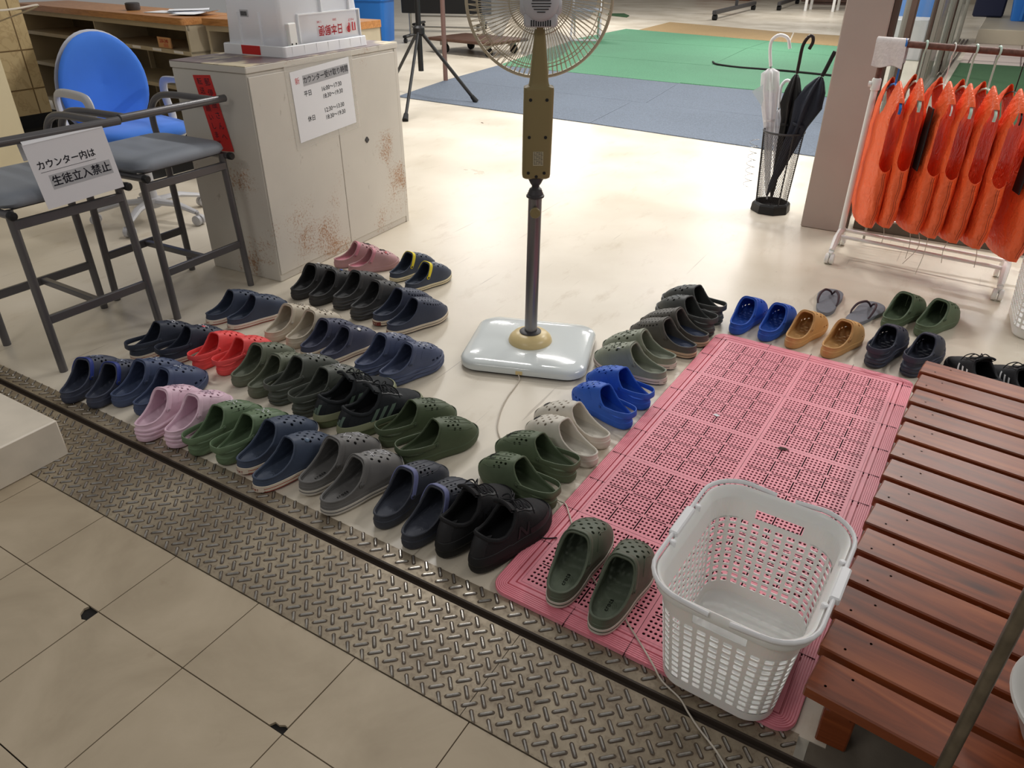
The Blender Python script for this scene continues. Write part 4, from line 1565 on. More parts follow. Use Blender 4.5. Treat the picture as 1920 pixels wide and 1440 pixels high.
# ================================================================== pedestal fan
def fan():
    cx, cy = -1.232, 2.168
    root = thing('pedestal_fan', 'tall pedestal fan seen from behind on a glossy white square base', 'fan', (cx, cy, 0), R(18.5))
    rot = -R(18.5)
    # everything above the base faces the hall: camera-side right direction in fan space
    rt = Vector((math.cos(R(31.2)), math.sin(R(31.2)), 0)); rt.rotate(Matrix.Rotation(rot, 3, 'Z'))
    aw = Vector((-math.sin(R(31.2)), math.cos(R(31.2)), 0)); aw.rotate(Matrix.Rotation(rot, 3, 'Z'))
    up = Vector((0, 0, 1))
    lean = lambda z: rt * (.017 * min(z, .95))
    g = G(); rr = []
    for z, gr, r in ((.0, -.010, .07), (.006, -.006, .07), (.010, 0, .075), (.028, .001, .076), (.036, -.003, .074), (.042, -.012, .07), (.046, -.045, .06), (.050, -.09, .045)):
        rr.append([(x, y, z) for x, y in rrect(.468 + 2 * gr, .405 + 2 * gr, r, 8)])
    g.rings(rr[:3], 1, True, False); g.rings(rr[2:], 0, False, True)
    base = g.build('base', [M_FANBASE, M_DKGREY], root, 40, fix=True)
    G().box(-.012, .012, -.2055, -.200, .012, .026).build('cord_socket', M_IVORY, base, 0)
    G().lathe([(.082, .046), (.083, .052), (.078, .066), (.064, .080), (.045, .086), (.030, .088)], 40).build('base_collar', M_IVORY, root)
    G().lathe([(.040, .084), (.041, .089), (.036, .092), (.026, .094)], 32).build('collar_ring', M_DKGREY, root)
    def axis_obj(name, prof, m, seg=24):
        g = G()
        rings_ = []
        for r, z in prof:
            o = lean(z)
            rings_.append([(o.x + r * math.cos(a), o.y + r * math.sin(a), z) for a in np.linspace(0, 2 * PI, seg, endpoint=False)])
        g.rings(rings_, 0, True, True)
        return g.build(name, m, root, 40)
    axis_obj('pole', [(.0235, .086), (.0235, .60)], M_FANPOLE)
    axis_obj('height_cone', [(.0275, .598), (.031, .601), (.031, .606), (.027, .609), (.027, .613), (.024, .617), (.024, .621), (.021, .625), (.021, .628), (.017, .631), (.013, .634), (.013, .640), (.018, .646), (.026, .662), (.027, .668)], M_DKGREY)
    # pole knob facing the viewer
    kz = .556; p = lean(kz) - aw * .0235
    M = Matrix.Translation(p + Vector((0, 0, kz))) @ (-aw).to_track_quat('Z', 'Y').to_matrix().to_4x4()
    G().lathe([(.006, 0), (.006, .008), (.0175, .010), (.018, .020), (.016, .022), (0, .022)], 24, (0, 0, 0), 0, M).build('height_knob', M_OLIVE, root)
    # control column: rounded box below, tapering neck above
    g = G(); rr = []
    for z, w, d in ((.666, .078, .05), (.670, .090, .060), (.68, .094, .064), (.80, .096, .064), (.945, .096, .064), (.953, .094, .062), (.958, .066, .055), (.97, .060, .052), (1.04, .046, .046), (1.10, .034, .040), (1.118, .030, .036)):
        o = lean(z) + aw * .004
        rr.append([tuple(o + rt * x + aw * y + up * z) for x, y in rrect(w, d, min(w, d) * .22, 4)])
    g.rings(rr)
    col = g.build('control_column', M_OLIVE, root, 40)
    for sx, z in ((-.026, .918), (.026, .918), (-.027, .803), (.026, .803), (-.027, .688), (.026, .688), (0, .676)):
        M = Matrix.Translation(lean(z) + aw * (.004 - .0325) + rt * sx + up * z) @ (-aw).to_track_quat('Z', 'Y').to_matrix().to_4x4()
        G().lathe([(.0052, -.002), (.0052, .0006), (0, .0006)], 14, (0, 0, 0), 0, M).build('screw_hole', M_BLACK, col)
    # rating label
    o = lean(.75) + aw * (.004 - .0325) + up * .735 + rt * .004
    g = G(); lw, lh = .017, .023
    g.add([tuple(o + rt * a + up * b - aw * .0006) for a, b in ((-lw, -lh), (lw, -lh), (lw, lh), (-lw, lh))], [(0, 1, 2, 3)], 0)
    for k in range(9):
        zz = .019 - k * .0046
        for q in range(4):
            x0 = -lw + .003 + q * .0075; ww = .003 + .003 * ((k * 7 + q * 5) % 3) / 2
            g.add([tuple(o + rt * a + up * b - aw * .0009) for a, b in ((x0, zz), (x0 + ww, zz), (x0 + ww, zz + .0016), (x0, zz + .0016))], [(0, 1, 2, 3)], 1)
    g.build('rating_label', [mat('label_silver', (168, 160, 132), .4), M_INK], col, 0, fix=True)
    # neck joint
    zc = 1.197; hub = lean(zc) + aw * .05 + up * zc
    g = G()
    g.box(-.011, .011, -.015, .012, 1.09, 1.148, 0, .002, M=Matrix.Translation(lean(1.1) + aw * .0) @ Matrix.Rotation(R(31.2) + rot, 4, 'Z'))
    g.build('neck_joint', M_OLIVE, root)
    # motor housing (axis along 'aw')
    Q = aw.to_track_quat('Z', 'Y').to_matrix().to_4x4()
    M = Matrix.Translation(hub) @ Q
    g = G()
    g.lathe([(.020, -.135), (.040, -.132), (.052, -.122), (.057, -.105), (.060, -.07), (.060, -.035), (.057, -.02), (.050, -.015)], 36, (0, 0, 0), 0, M)
    hs = g.build('motor_housing', M_LIGHTGREY, root, 40)
    g = G()
    yaw = Matrix.Rotation(R(31.2) + rot, 4, 'Z')
    MB_ = Matrix.Translation(hub - up * .048 - aw * .085) @ yaw
    g.box(-.050, .050, -.035, .05, -.020, .02, 0, .006, M=MB_)
    g.box(-.062, .062, -.034, .05, .01, .06, 0, .010, M=MB_)
    g.build('motor_cover', M_LIGHTGREY, root)
    for k in range(9):
        G().box(-.0018, .0018, -.0365, -.03, -.017, .0, 0, 0, 0, MB_ @ Matrix.Translation((-.028 + .007 * k, 0, 0))).build('vent_slot', M_BLACK, hs, 0)
    for k in range(7):
        w_ = (.012, .022, .027, .029, .027, .024, .018)[k]
        G().box(-w_, w_, -.137, -.131, -.001, .0012, 0, 0, 0, Matrix.Translation(hub - up * (.026 - .0075 * k)) @ yaw).build('rear_slot', M_BLACK, hs, 0)
    # grilles
    def grille(name, depth_rim, depth_hub, r_in, n, rings_):
        g = G()
        Rr = .226
        def P(r, a, d): return hub + (rt * math.cos(a) + up * math.sin(a)) * r + aw * d
        prof = lambda r: depth_hub + (depth_rim - depth_hub) * max(0, (r - r_in) / (Rr - r_in)) ** 2.6
        for k in range(n):
            a = 2 * PI * k / n
            pts = [P(r, a + .12 * (1 - (r - r_in) / (Rr - r_in)), prof(r)) for r in np.linspace(r_in, Rr, 9)]
            g.tube(pts, .00115, 4, caps=False)
        for r in rings_:
            g.tube([P(r, a, prof(r)) for a in np.linspace(0, 2 * PI, 72, endpoint=False)], .0015, 5, closed=True)
        return g.build(name, M_WIRE, root, 60), P
    gr_, P = grille('rear_grille', .045, -.045, .062, 88, [.095, .196])
    gf_, _ = grille('front_grille', .060, .125, .045, 88, [.10, .196])
    g = G()
    g.tube([P(.229, a, .052) for a in np.linspace(0, 2 * PI, 96, endpoint=False)], .0052, 8, closed=True)
    g.build('grille_rim', M_WIRE, root)
    for a in (R(-90), R(30), R(150)):
        c = P(.234, a, .052)
        G().box(-.006, .006, -.010, .010, -.006, .006, 0, .002, M=Matrix.Translation(c) @ yaw).build('rim_clip', M_WIRE, gr_)
    # blades
    mb = mat('smoky_clear_blade', (190, 200, 210), .12, alpha=.32)
    for k in range(4):
        g = G(); Pb = []
        for i in range(9):
            r = .035 + (.185 - .035) * i / 8
            row = []
            for j in range(7):
                t = (j / 6 - .5)
                w = .55 + .35 * math.sin(PI * min(1, (r - .03) / .16) * .62)
                a = k * PI / 2 + t * w * 1.25 + .25 * (r - .1) / .1
                row.append(P(r * (1 - .10 * (2 * t) ** 2 * (i / 8)), a, .045 + t * .05))
            Pb.append(row)
        g.grid(Pb)
        g.grid([[p + aw * .002 for p in row] for row in Pb], flip=True)
        g.build('blade', mb, root, 60)
    G().lathe([(.030, -.015), (.034, .0), (.034, .05), (.028, .065), (0, .07)], 28, (0, 0, 0), 0, M @ Matrix.Translation((0, 0, .02))).build('blade_hub', mb, root)
    G().lathe([(.042, .0), (.044, .006), (.030, .010), (0, .011)], 28, (0, 0, 0), 0, M @ Matrix.Translation((0, 0, .122))).build('grille_badge', M_LIGHTGREY, root)
    # mains cord over floor and mat
    wp = [(-1.168, 1.972, .016), (-1.154, 1.955, .004), (-1.14, 1.89, .0035), (-1.130, 1.833, .0035), (-1.098, 1.735, .0035), (-1.041, 1.634, .0035), (-.93, 1.545, .0035), (-.80, 1.475, .0035),
          (-.722, 1.440, .004), (-.689, 1.422, .0165), (-.656, 1.383, .0172), (-.624, 1.342, .0172), (-.57, 1.27, .0172), (-.49, 1.20, .0172), (-.418, 1.171, .0172), (-.38, 1.13, .0172), (-.331, 1.09, .0172), (-.286, 1.052, .0168), (-.255, 1.028, .010),
          (-.21, 1.012, .0045), (-.183, .989, .0045), (-.153, .965, .006), (-.112, .938, .0068), (-.081, .913, .0068), (-.03, .87, .0068), (.05, .80, .0068)]
    pts = [Vector(p) for p in wp]
    g = G()
    sp = smooth_path(pts, 6)
    g.tube(sp, .0021, 6)
    tag(g.build('power_cord', M_CORD, None, 60), 'thin beige mains cord running from the fan base over the pink mat to the threshold', 'cord')
    return root


fan()


# ================================================================== steel cabinet with notices
def cabinet():
    root = thing('steel_cabinet', 'rusty off white steel cabinet with a brown top and notices taped on', 'cabinet', (-2.8, 2.66, 0), R(3.0))
    # local frame: +x faces the shoes
    hx, hy, H = .215, .510, .925
    G().box(-hx, hx, -hy, hy, .0, H - .03, 0, .003).build('body', M_CAB, root, 0)
    m_, s_ = new_mat('worn_purple_brown_top')
    n = s_.noise(7, vec=s_.mapping((1, .5, 1)), detail=6)
    c = s_.ramp(n, [(.52, srgb(112, 94, 96)), (.60, srgb(206, 192, 160))])
    s_.l(c, s_.b.inputs['Base Color']); s_.b.inputs['Roughness'].default_value = .35
    g = G().box(-hx - .004, hx + .006, -hy - .005, hy + .005, H - .028, H - .002, 0, .003)
    g.box(-hx - .003, hx + .005, -hy - .004, hy + .004, H - .003, H, 1, .001)
    g.build('top', [M_CAB, m_], root, 0)
    for a, b in ((-hy + .004, -.0025), (.0005, hy - .028)):
        G().box(hx, hx + .006, a, b, .035, H - .042, 0, .0015).build('door', M_CAB, root, 0)
    G().box(hx, hx + .004, hy - .026, hy - .002, .0, H - .03, 0, .001).build('side_frame', M_CAB, root, 0)
    g = G().box(hx + .006, hx + .010, -.012, .012, -.012, .012, 0, .003, M=Matrix.Translation((0, .20, .505)) @ Matrix.Rotation(R(38), 4, 'X'))
    g.build('door_lock', M_DKGREY, root, 0)
    return root


cabinet()


def notice(name, label, cat, o, xd, yd, w, h, m, draw, border=None, group=None):
    """flat sheet: o = centre, xd right, yd up"""
    o = Vector(o); xd = Vector(xd).normalized(); yd = Vector(yd).normalized(); n = xd.cross(yd)
    root = thing(name, label, cat, tuple(o), 0, group)
    P = lambda u, v, d=0: xd * u + yd * v + n * d
    def sheet(nm, x0, x1, y0, y1, d, mm, parent=root):
        g = G()
        g.add([P(x0, y0, d), P(x1, y0, d), P(x1, y1, d), P(x0, y1, d), P(x0, y0, d - .0006), P(x1, y0, d - .0006), P(x1, y1, d - .0006), P(x0, y1, d - .0006)],
              [(0, 1, 2, 3), (7, 6, 5, 4), (0, 4, 5, 1), (1, 5, 6, 2), (2, 6, 7, 3), (3, 7, 4, 0)])
        return g.build(nm, mm, parent, 0)
    pg = sheet('paper', -w / 2, w / 2, -h / 2, h / 2, .0012, m)
    if border: sheet('tape_border', -w / 2 - border, w / 2 + border, -h / 2 - border, h / 2 + border, .0004, mat('tape_film', (236, 232, 224), .2, alpha=.3))
    draw(P, n, root, xd, yd, sheet)
    return root


a_ = R(3.0)
cabx = lambda x, y, z: (-2.8 + x * math.cos(a_) - y * math.sin(a_), 2.66 + x * math.sin(a_) + y * math.cos(a_), z)


def draw_hours(P, n, root, xd, yd, sheet):
    sheet('title_band', -.125, .185, .078, .122, .0016, M_GREYBAND)
    g = G()
    g.text('カウンター受け取り時間', .0305, P(.03, .100, .0019), xd, yd, 0, .006, squash=.93)
    for t, u, v in (('平日', -.105, .045), ('休日', -.105, -.062)): g.text(t, .026, P(u, v, .0016), xd, yd, 0, .005)
    for t, u, v in (('16:00～17:30', .055, .045), ('18:30～19:30', .058, .013), ('12:30～13:30', .055, -.047), ('18:30～19:30', .058, -.079)):
        g.text(t, .027, P(u, v, .0016), xd, yd, 0, .005, squash=.97)
    g.build('print', M_INK, root, 0)
    G().text('新', .030, P(-.160, .104, .0016), xd, yd, 0, .0).build('red_handwriting', M_REDINK, root, 0)


notice('notice_sheet', 'white notice with counter hours taped to the steel cabinet front', 'sign', cabx(.2225, -.072, .738), (-math.sin(a_), math.cos(a_), .055), (-.0, -.03, 1), .397, .295, M_PAPER, draw_hours, .028)


def draw_red(P, n, root, xd, yd, sheet):
    g = G()
    for k, t in enumerate('郵便屋さんへ'): g.text(t, .034, P(.023, .125 - .044 * k, .0016), xd, yd, 0, 0)
    for k, t in enumerate('転送お願いします'): g.text(t, .030, P(-.022, .128 - .036 * k, .0016), xd, yd, 0, 0)
    g.build('handwriting', M_INK, root, 0)


notice('red_notice', 'red paper notice with handwritten vertical lines on the cabinet side', 'sign', cabx(-.012, -.5112, .725), (math.cos(a_), math.sin(a_), .06), (-.20, 0, 1), .104, .31, M_REDPAPER, draw_red)


# ------------------------------------------------------------------ postal crate, upside down on the cabinet
def crate():
    root = thing('plastic_crate', 'translucent white postal crate standing upside down on the steel cabinet', 'crate', cabx(-.005, .045, .926), a_)
    hx, hy = .185, .285
    g = G()
    def wall(x0, y0, x1, y1, ix0, iy0, ix1, iy1): pass
    out = [[(x, y, z) for x, y in rrect(2 * (hx - .018 - .018 * z / .34), 2 * (hy - .018 - .018 * z / .34), .018, 3)] for z in (.012, .12, .34)]
    inn = [[(x, y, z) for x, y in rrect(2 * (hx - .021 - .018 * z / .34), 2 * (hy - .021 - .018 * z / .34), .016, 3)] for z in (.336, .12, .012)]
    g.rings(out, 0, False, True); g.rings(inn, 0, True, False)
    g.build('shell', M_CRATE, root, 30)
    g = G()
    o1 = [[(x, y, z) for x, y in rrect(2 * hx - d, 2 * hy - d, .014, 3)] for z, d in ((.0, 0), (.040, .004), (.043, .010))]
    o2 = [[(x, y, z) for x, y in rrect(2 * hx - .008, 2 * hy - .008, .012, 3)] for z in (.038, .0)]
    g.rings(o1 + o2, 0, False, False, closed_loop=True)
    rim = g.build('rim', M_CRATE2, root, 30)
    for s in (-1, 1):
        for y in np.linspace(-hy + .05, hy - .05, 7):
            G().box(s * (hx - .006) - .006, s * (hx - .006) + .006, y - .0015, y + .0015, .002, .04).build('rib', M_CRATE2, rim, 0)
    # front panel frame (towards the shoes) and latch
    x = hx - .019
    g = G()
    for y0, y1, z0, z1 in ((-.16, .262, .155, .160), (-.16, -.155, .045, .155), (.255, .262, .045, .155), (-.005, -.001, .16, .33), (.19, .194, .16, .33)):
        g.box(x - .012, x + .004, y0, y1, z0, z1)
    g.build('panel_ribs', M_CRATE2, root, 0)
    g = G().box(x - .01, x + .012, -.235, -.185, .035, .130, 0, .004)
    lt = g.build('latch', M_WHITEPL, root, 0)
    for y, z in ((-.225, .018 + .03), (-.200, .048)):
        M = Matrix.Translation((x + .012, y, z)) @ Matrix.Rotation(R(90), 4, 'Y')
        G().lathe([(.004, 0), (.004, .001), (0, .001)], 10, (0, 0, 0), 0, M).build('latch_hole', M_BLACK, lt, 0)
    # short side facing the stools: ribs, red tag, barcode
    y = -hy + .019
    g = G()
    for xa in (-.075, .045): g.box(xa - .003, xa + .003, y - .006, y + .01, .04, .17)
    g.build('side_ribs', M_CRATE2, root, 0)
    G().box(-.065, .045, -hy - .002, -hy + .001, .004, .040, 0, .001).build('red_tag', M_REDPAPER, root, 0)
    g = G(); g.box(-.055, -.008, y - .0055, y - .004, .150, .178, 0)
    for k in range(14): g.box(-.050 + .0026 * k, -.050 + .0026 * k + .0008 + .0008 * (k % 3 == 0), y - .0062, y - .005, .155, .172, 1)
    g.build('barcode_label', [M_LIGHTGREY, M_BLACK], root, 0)
    # red print, upside down like the crate
    xd, yd = (0, -1, 0), (0, 0, -1)
    g = G()
    xx = x + .0045
    g.text('日本郵便', .046, (xx, .045, .088), xd, yd, 0, .008, squash=.92)
    g.text('POST', .012, (xx, .192, .118), xd, yd, 0, .02, spacing=1.5)
    g.text('2000', .013, (xx, .075, .125), xd, yd, 0, .01)
    g.text('1 340', .013, (xx, -.03, .122), xd, yd, 0, .01)
    # mark: red block with a white hook shape and a P
    g.box(xx - .0005, xx, .196, .222, .070, .106)
    g.text('P', .050, (xx, .170, .088), xd, yd, 0, .045, squash=.8)
    g.build('red_print', M_REDINK, root, 0)
    G().text('J', .036, (xx + .0006, .208, .088), xd, yd, 0, .03).build('mark_cutout', M_PAPER, root, 0)


crate()


# ================================================================== bar stools
def stool(label, loc, rz):
    root = thing('bar_stool', label, 'stool', loc, rz, 'grey bar stools beside the counter')
    hx, hy = .185, .197
    # seat cushion
    g = G(); rr = []
    for z, d, r in ((.600, .05, .05), (.604, .02, .06), (.618, .0, .065), (.634, .006, .065), (.645, .03, .06), (.650, .075, .05), (.652, .15, .04)):
        rr.append([(x * (1.0 + .05 * (y > 0) * 0), y, z + .006 * math.cos(y * 6) - .006) for x, y in rrect(.425 - d, .435 - d, r, 6)])
    g.rings(rr)
    seat = g.build('seat', M_SEAT, root, 50)
    G().box(-.17, .17, -.175, .175, .588, .600, 0, .004).build('seat_pan', M_DKGREY, root, 0)
    for sx in (-1, 1):
        for sy in (-1, 1):
            G().tube([(sx * (hx + .010), sy * (hy + .006), 0), (sx * (hx - .004), sy * (hy - .004), .595)], .0145, 12).build('leg', M_GREYTUBE, root)
    for sx in (-1, 1):
        for z in (.545, .200):
            o_ = .004
            G().box(sx * (hx + o_) - .008, sx * (hx + o_) + .008, -hy, hy, z - .016, z + .016, 0, .003).build('rail', M_GREYTUBE, root, 0)
    G().box(-hx, hx, -.012, .012, .188, .212, 0, .003).build('stretcher', M_GREYTUBE, root, 0)
    for sy in (-1, 1):
        y = sy * (hy + .008)
        pts = smooth_path([(.225, y, .585), (.05, y, .583), (-.13, y, .583), (-.205, y, .60), (-.225, y, .66), (-.215, y, .735), (-.165, y, .785), (-.08, y, .803), (.10, y, .805), (.19, y, .805)], 6)
        a = G().tube(pts, .0135, 12).build('side_loop', M_GREYTUBE, root)
        M = Matrix.Translation((.225, y, .585)) @ Matrix.Rotation(R(90), 4, 'Y')
        G().lathe([(.0150, -.012), (.0150, .004), (.012, .008), (0, .009)], 14, (0, 0, 0), 0, M).build('end_cap', M_BLACK, a)
    G().tube([(.196, -hy - .035, .805), (.196, hy + .055, .805)], .0145, 14).build('back_bar', M_GREYTUBE, root)
    return root


stool('grey bar stool with plain bar, touching the steel cabinet', (-2.84, 1.855, 0), R(2))
stool('grey bar stool with the white no entry sheet hung on its bar', (-2.808, 1.36, 0), R(-1))


def draw_stop(P, n, root, xd, yd, sheet):
    sheet('grey_band', -.098, .122, -.050, -.003, .0016, M_GREYBAND)
    g = G()
    g.text('カウンター内は', .0295, P(-.02, .030, .0018), xd, yd, 0, .008)
    g.text('生徒立入禁止', .0355, P(.012, -.027, .0020), xd, yd, 0, .008)
    g.add([P(-.118, .009, .0017), P(.078, .009, .0017), P(.078, .0102, .0017), P(-.118, .0102, .0017)], [(0, 1, 2, 3)])
    g.build('print', M_INK, root, 0)
    # upper part folded over the bar
    g = G(); rr = []
    for k in range(9):
        a = PI * k / 8
        c = P(0, .1025, -.0145)
        rr.append([tuple(c + xd * u + yd * (math.sin(a) * .017) + n * (math.cos(a) * .017)) for u in (-.139, .139)])
    c = P(0, .1025, -.0145)
    rr.append([tuple(c + xd * u - yd * .05 - n * .017) for u in (-.139, .139)])
    g.grid(rr)
    g.build('folded_top', M_PAPER, root, 50)


notice('paper_sign', 'laminated white no entry sheet hanging on the left bar stool', 'sign', (-2.585, 1.398, .690), (0, 1, .035), (-.12, -.03, 1), .282, .210, mat('laminated_paper', (224, 222, 226), .2), draw_stop)


# ================================================================== blue office chair
def office_chair():
    root = thing('office_chair', 'blue office chair with light grey arms behind the bar stools', 'chair', (-3.86, 2.45, 0), R(-8))
    # local: +x forward
    g = G(); rr = []
    for z, s, t in ((.468, .86, 0), (.478, .97, 0), (.495, 1.0, 0), (.515, .98, 0), (.527, .88, 0), (.530, .6, 0), (.528, .2, 0)):
        rr.append([(x * s - .0, y * s, z - .02 * (max(0, x * s - .12) / .12) ** 2 * .5) for x, y in rrect(.47, .49, .14, 8)])
    g.rings(rr); g.build('seat', M_BLUEFAB, root, 60)
    G().rings([[(x, y, z) for x, y in rrect(.43 + d, .45 + d, .13, 8)] for z, d in ((.445, -.06), (.452, 0), (.470, .02), (.474, .0))]).build('seat_shell', M_LIGHTGREY, root, 50)
    def back(th, grow, x0):
        rings = []
        for j in range(11):
            q = j / 10 * PI
            k = math.sin(q) ** .5 if 0 < j < 10 else .0
            f = -math.cos(q)
            ring = []
            for i in range(40):
                a = 2 * PI * i / 40
                w = (.235 + grow) * (1 - .10 * math.sin(a)) * (abs(math.cos(a)) ** .95) * (1 if math.cos(a) > 0 else -1)
                h = (.255 + grow) * (abs(math.sin(a)) ** .95) * (1 if math.sin(a) > 0 else -1)
                yy = w * k; zz = .705 + h * k
                curve = .9 * yy * yy - .06 * math.cos((zz - .55) * 6)
                lean = -(zz - .47) * .16
                ring.append((x0 + lean + curve + f * th, yy, zz))
            rings.append(ring)
        return rings
    G().rings(back(.026, 0, -.175)).build('backrest', M_BLUEFAB, root, 60, fix=True)
    G().rings(back(.014, .008, -.205)).build('back_shell', M_LIGHTGREY, root, 60, fix=True)
    for s in (-1, 1):
        y = s * .285
        pts = smooth_path([(-.06, y * .80, .455), (-.09, y * .98, .50), (-.13, y, .60), (-.125, y, .680), (-.06, y, .708), (.16, y, .712), (.225, y, .690), (.23, y, .62), (.17, y * .99, .53), (.11, y * .85, .455)], 6)
        G().tube(pts, .019, 10, flat=(.75, 1.15)).build('armrest', M_LIGHTGREY, root)
    G().tube([(0, 0, .44), (0, 0, .26)], .028, 16).build('gas_column', M_LIGHTGREY, root)
    G().tube([(0, 0, .30), (0, 0, .09)], .038, 16).build('column_cover', M_LIGHTGREY, root)
    G().box(-.12, .08, -.06, .06, .425, .455, 0, .01).build('mechanism', M_DKGREY, root, 0)
    g = G().lathe([(.05, .075), (.055, .10), (.05, .125), (.04, .13)], 20)
    base = g.build('base_hub', M_LIGHTGREY, root)
    for k in range(5):
        a = R(20 + 72 * k)
        d = Vector((math.cos(a), math.sin(a), 0))
        G().tube([d * .03 + Vector((0, 0, .105)), d * .17 + Vector((0, 0, .105)), d * .30 + Vector((0, 0, .070))], [.028, .024, .017], 8, flat=(.7, 1)).build('base_arm', M_LIGHTGREY, root)
        c = d * .305; t = Vector((-d.y, d.x, 0))
        cs = G().tube([c + Vector((0, 0, .075)), c + Vector((0, 0, .045))], .010, 8).build('caster', M_LIGHTGREY, root)
        for q in (-1, 1):
            p = c + t * (.015 * q) + Vector((0, 0, .029))
            G().tube([p - t * .011, p - t * .009, p + t * .009, p + t * .011], [.024, .028, .028, .024], 18).build('caster_wheel', M_LIGHTGREY, cs)


office_chair()


# ================================================================== counter with open shelves
def shelf_unit(label, x0, x1, y0, depth, H, rz, nx):
    root = thing('shelf_counter', label, 'counter', (x0, y0, 0), rz)
    W = x1 - x0
    t = .022
    G().rings([[(x + W / 2, y + depth / 2 - .01, z) for x, y in rrect(W + .02, depth + .05, .03, 4)] for z in (H - .045, H - .04, H - .005, H)]).build('worktop', M_OAK, root, 30)
    for q, x in enumerate(np.linspace(0, W - t, nx + 1)):
        inner = 0 < q < nx
        G().box(x, x + t * (.5 if inner else 1), 0, depth, .67 if inner else .08, H - .045).build('divider', M_SHELF, root, 0)
        if inner: G().box(x, x + t, depth - .05, depth - .01, .08, .67).build('rear_upright', M_SHELF, root, 0)
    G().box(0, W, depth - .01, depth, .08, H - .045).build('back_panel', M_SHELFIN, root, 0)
    G().box(0, W, -.004, .02, H - .085, H - .045).build('top_rail', M_SHELF, root, 0)
    for z in (.08, .40, .66):
        G().box(0, W, 0, depth - .01, z, z + .016, 0).box(0, W, -.004, .0, z - .012, z + .016, 0).build('shelf', M_SHELF, root, 0)
    for x in (.05, W - .08):
        for y in (.03, depth - .07):
            G().box(x, x + .03, y, y + .03, 0, .08).build('foot', M_SHELF, root, 0)
    return root


L1 = shelf_unit('beige steel open shelf counter with an oak worktop behind the blue chair', -7.80, -5.02, 4.13, .45, .90, R(-6.8), 2)
for i in range(5):
    x = .85 + i * .30
    G().box(x + .5, x + .62, -.0065, -.004, .655, .673).build('shelf_label', M_PAPER, L1, 0)
L2 = shelf_unit('shorter oak topped counter whose end shows right of the crate', -4.95, -3.74, 3.90, .48, .90, R(2), 2)
# small hand lettered wooden tag on the shelf
root = thing('shelf_tag', 'small orange wooden tag with red writing standing on the counter shelf', 'sign', (-5.42, 3.87, .677), R(-6.8))
G().box(-.09, .09, -.006, .006, 0, .075, 0, .002).build('plate', mat('tan_wood', (206, 156, 110), .6), root, 0)
G().text('230-240', .036, (0, -.0068, .048), (1, 0, 0), (0, 0, 1), 0, .01).text('3段目', .028, (.02, -.0068, .018), (1, 0, 0), (0, 0, 1)).build('lettering', M_REDINK, root, 0)
# pink card and white panel propped at the counter end
tag(G().box(-3.95, -3.84, 3.915, 3.925, .55, .85).build('pink_sheet', mat('pink_paper', (236, 196, 200), .6), None, 0), 'pale pink sheet fixed under the oak counter end right of the crate', 'paper')
# papers on the counter
for i, (x, y, rz, c) in enumerate(((-5.62, 4.10, 12, (236, 236, 240)), (-5.40, 4.12, -14, (206, 212, 228)), (-5.20, 4.02, 24, (240, 240, 242)), (-5.52, 4.22, 50, (228, 230, 236)))):
    P = [[(-.15 + .3 * u, -.105 + .21 * v, .003 + .004 * i + (.02 * max(0, u - .6) ** 2 * (6 if i == 2 else 1))) for v in (0, 1)] for u in np.linspace(0, 1, 7)]
    g = G().grid(P, flip=True); g.grid([[(a, b, c_ - .002) for a, b, c_ in r] for r in P])
    o = g.build('paper_sheet', mat('paper_%d' % i, c, .5), None, 50); o.location = (x, y, .901); o.rotation_euler = (0, 0, R(rz))
    tag(o, ['white paper sheet leftmost on the oak counter', 'bluish paper sheet second from the left on the counter', 'curled white paper sheet nearest the crate on the counter', 'whitish paper sheet turned crosswise at the back of the pile'][i], 'paper', 'papers on the oak counter')
o = tag(G().lathe([(.05, 0), (.055, .01), (.055, .05), (.045, .055), (.02, .055)], 24).build('tape_roll', M_DKGREY), 'dark round tape roll standing on the oak counter edge', 'tape roll')
o.location = (-6.05, 4.10, .901)
tag(G().box(-7.7, -4.6, 2.9, 4.05, .0008, .0035).build('floor_mat', M_RUBBER), 'thin black sheet darkening the floor in front of the shelf counter', 'mat')  # added black sheet that darkens the floor before the shelves
tag(G().tube(smooth_path([(-5.6, 2.30, 1.12), (-5.1, 2.52, 1.02), (-5.6, 3.1, 1.0), (-6.9, 3.45, .82)], 8), .006, 6).build('wall_cable', M_CORD), 'thin pale cable hanging between the cream pier and marble wall', 'cable')
root = thing('box_note', 'tan cardboard note stuck on the cream pier behind the left stool', 'sign', (-5.079, 2.02, .42), 0)
G().box(0, .004, -.30, .12, -.10, .12).build('card', mat('kraft_card', (190, 150, 104), .8), root, 0)
G().text('回回', .05, (.0048, .06, .0), (0, 1, 0), (0, 0, 1)).build('print', M_INK, root, 0)


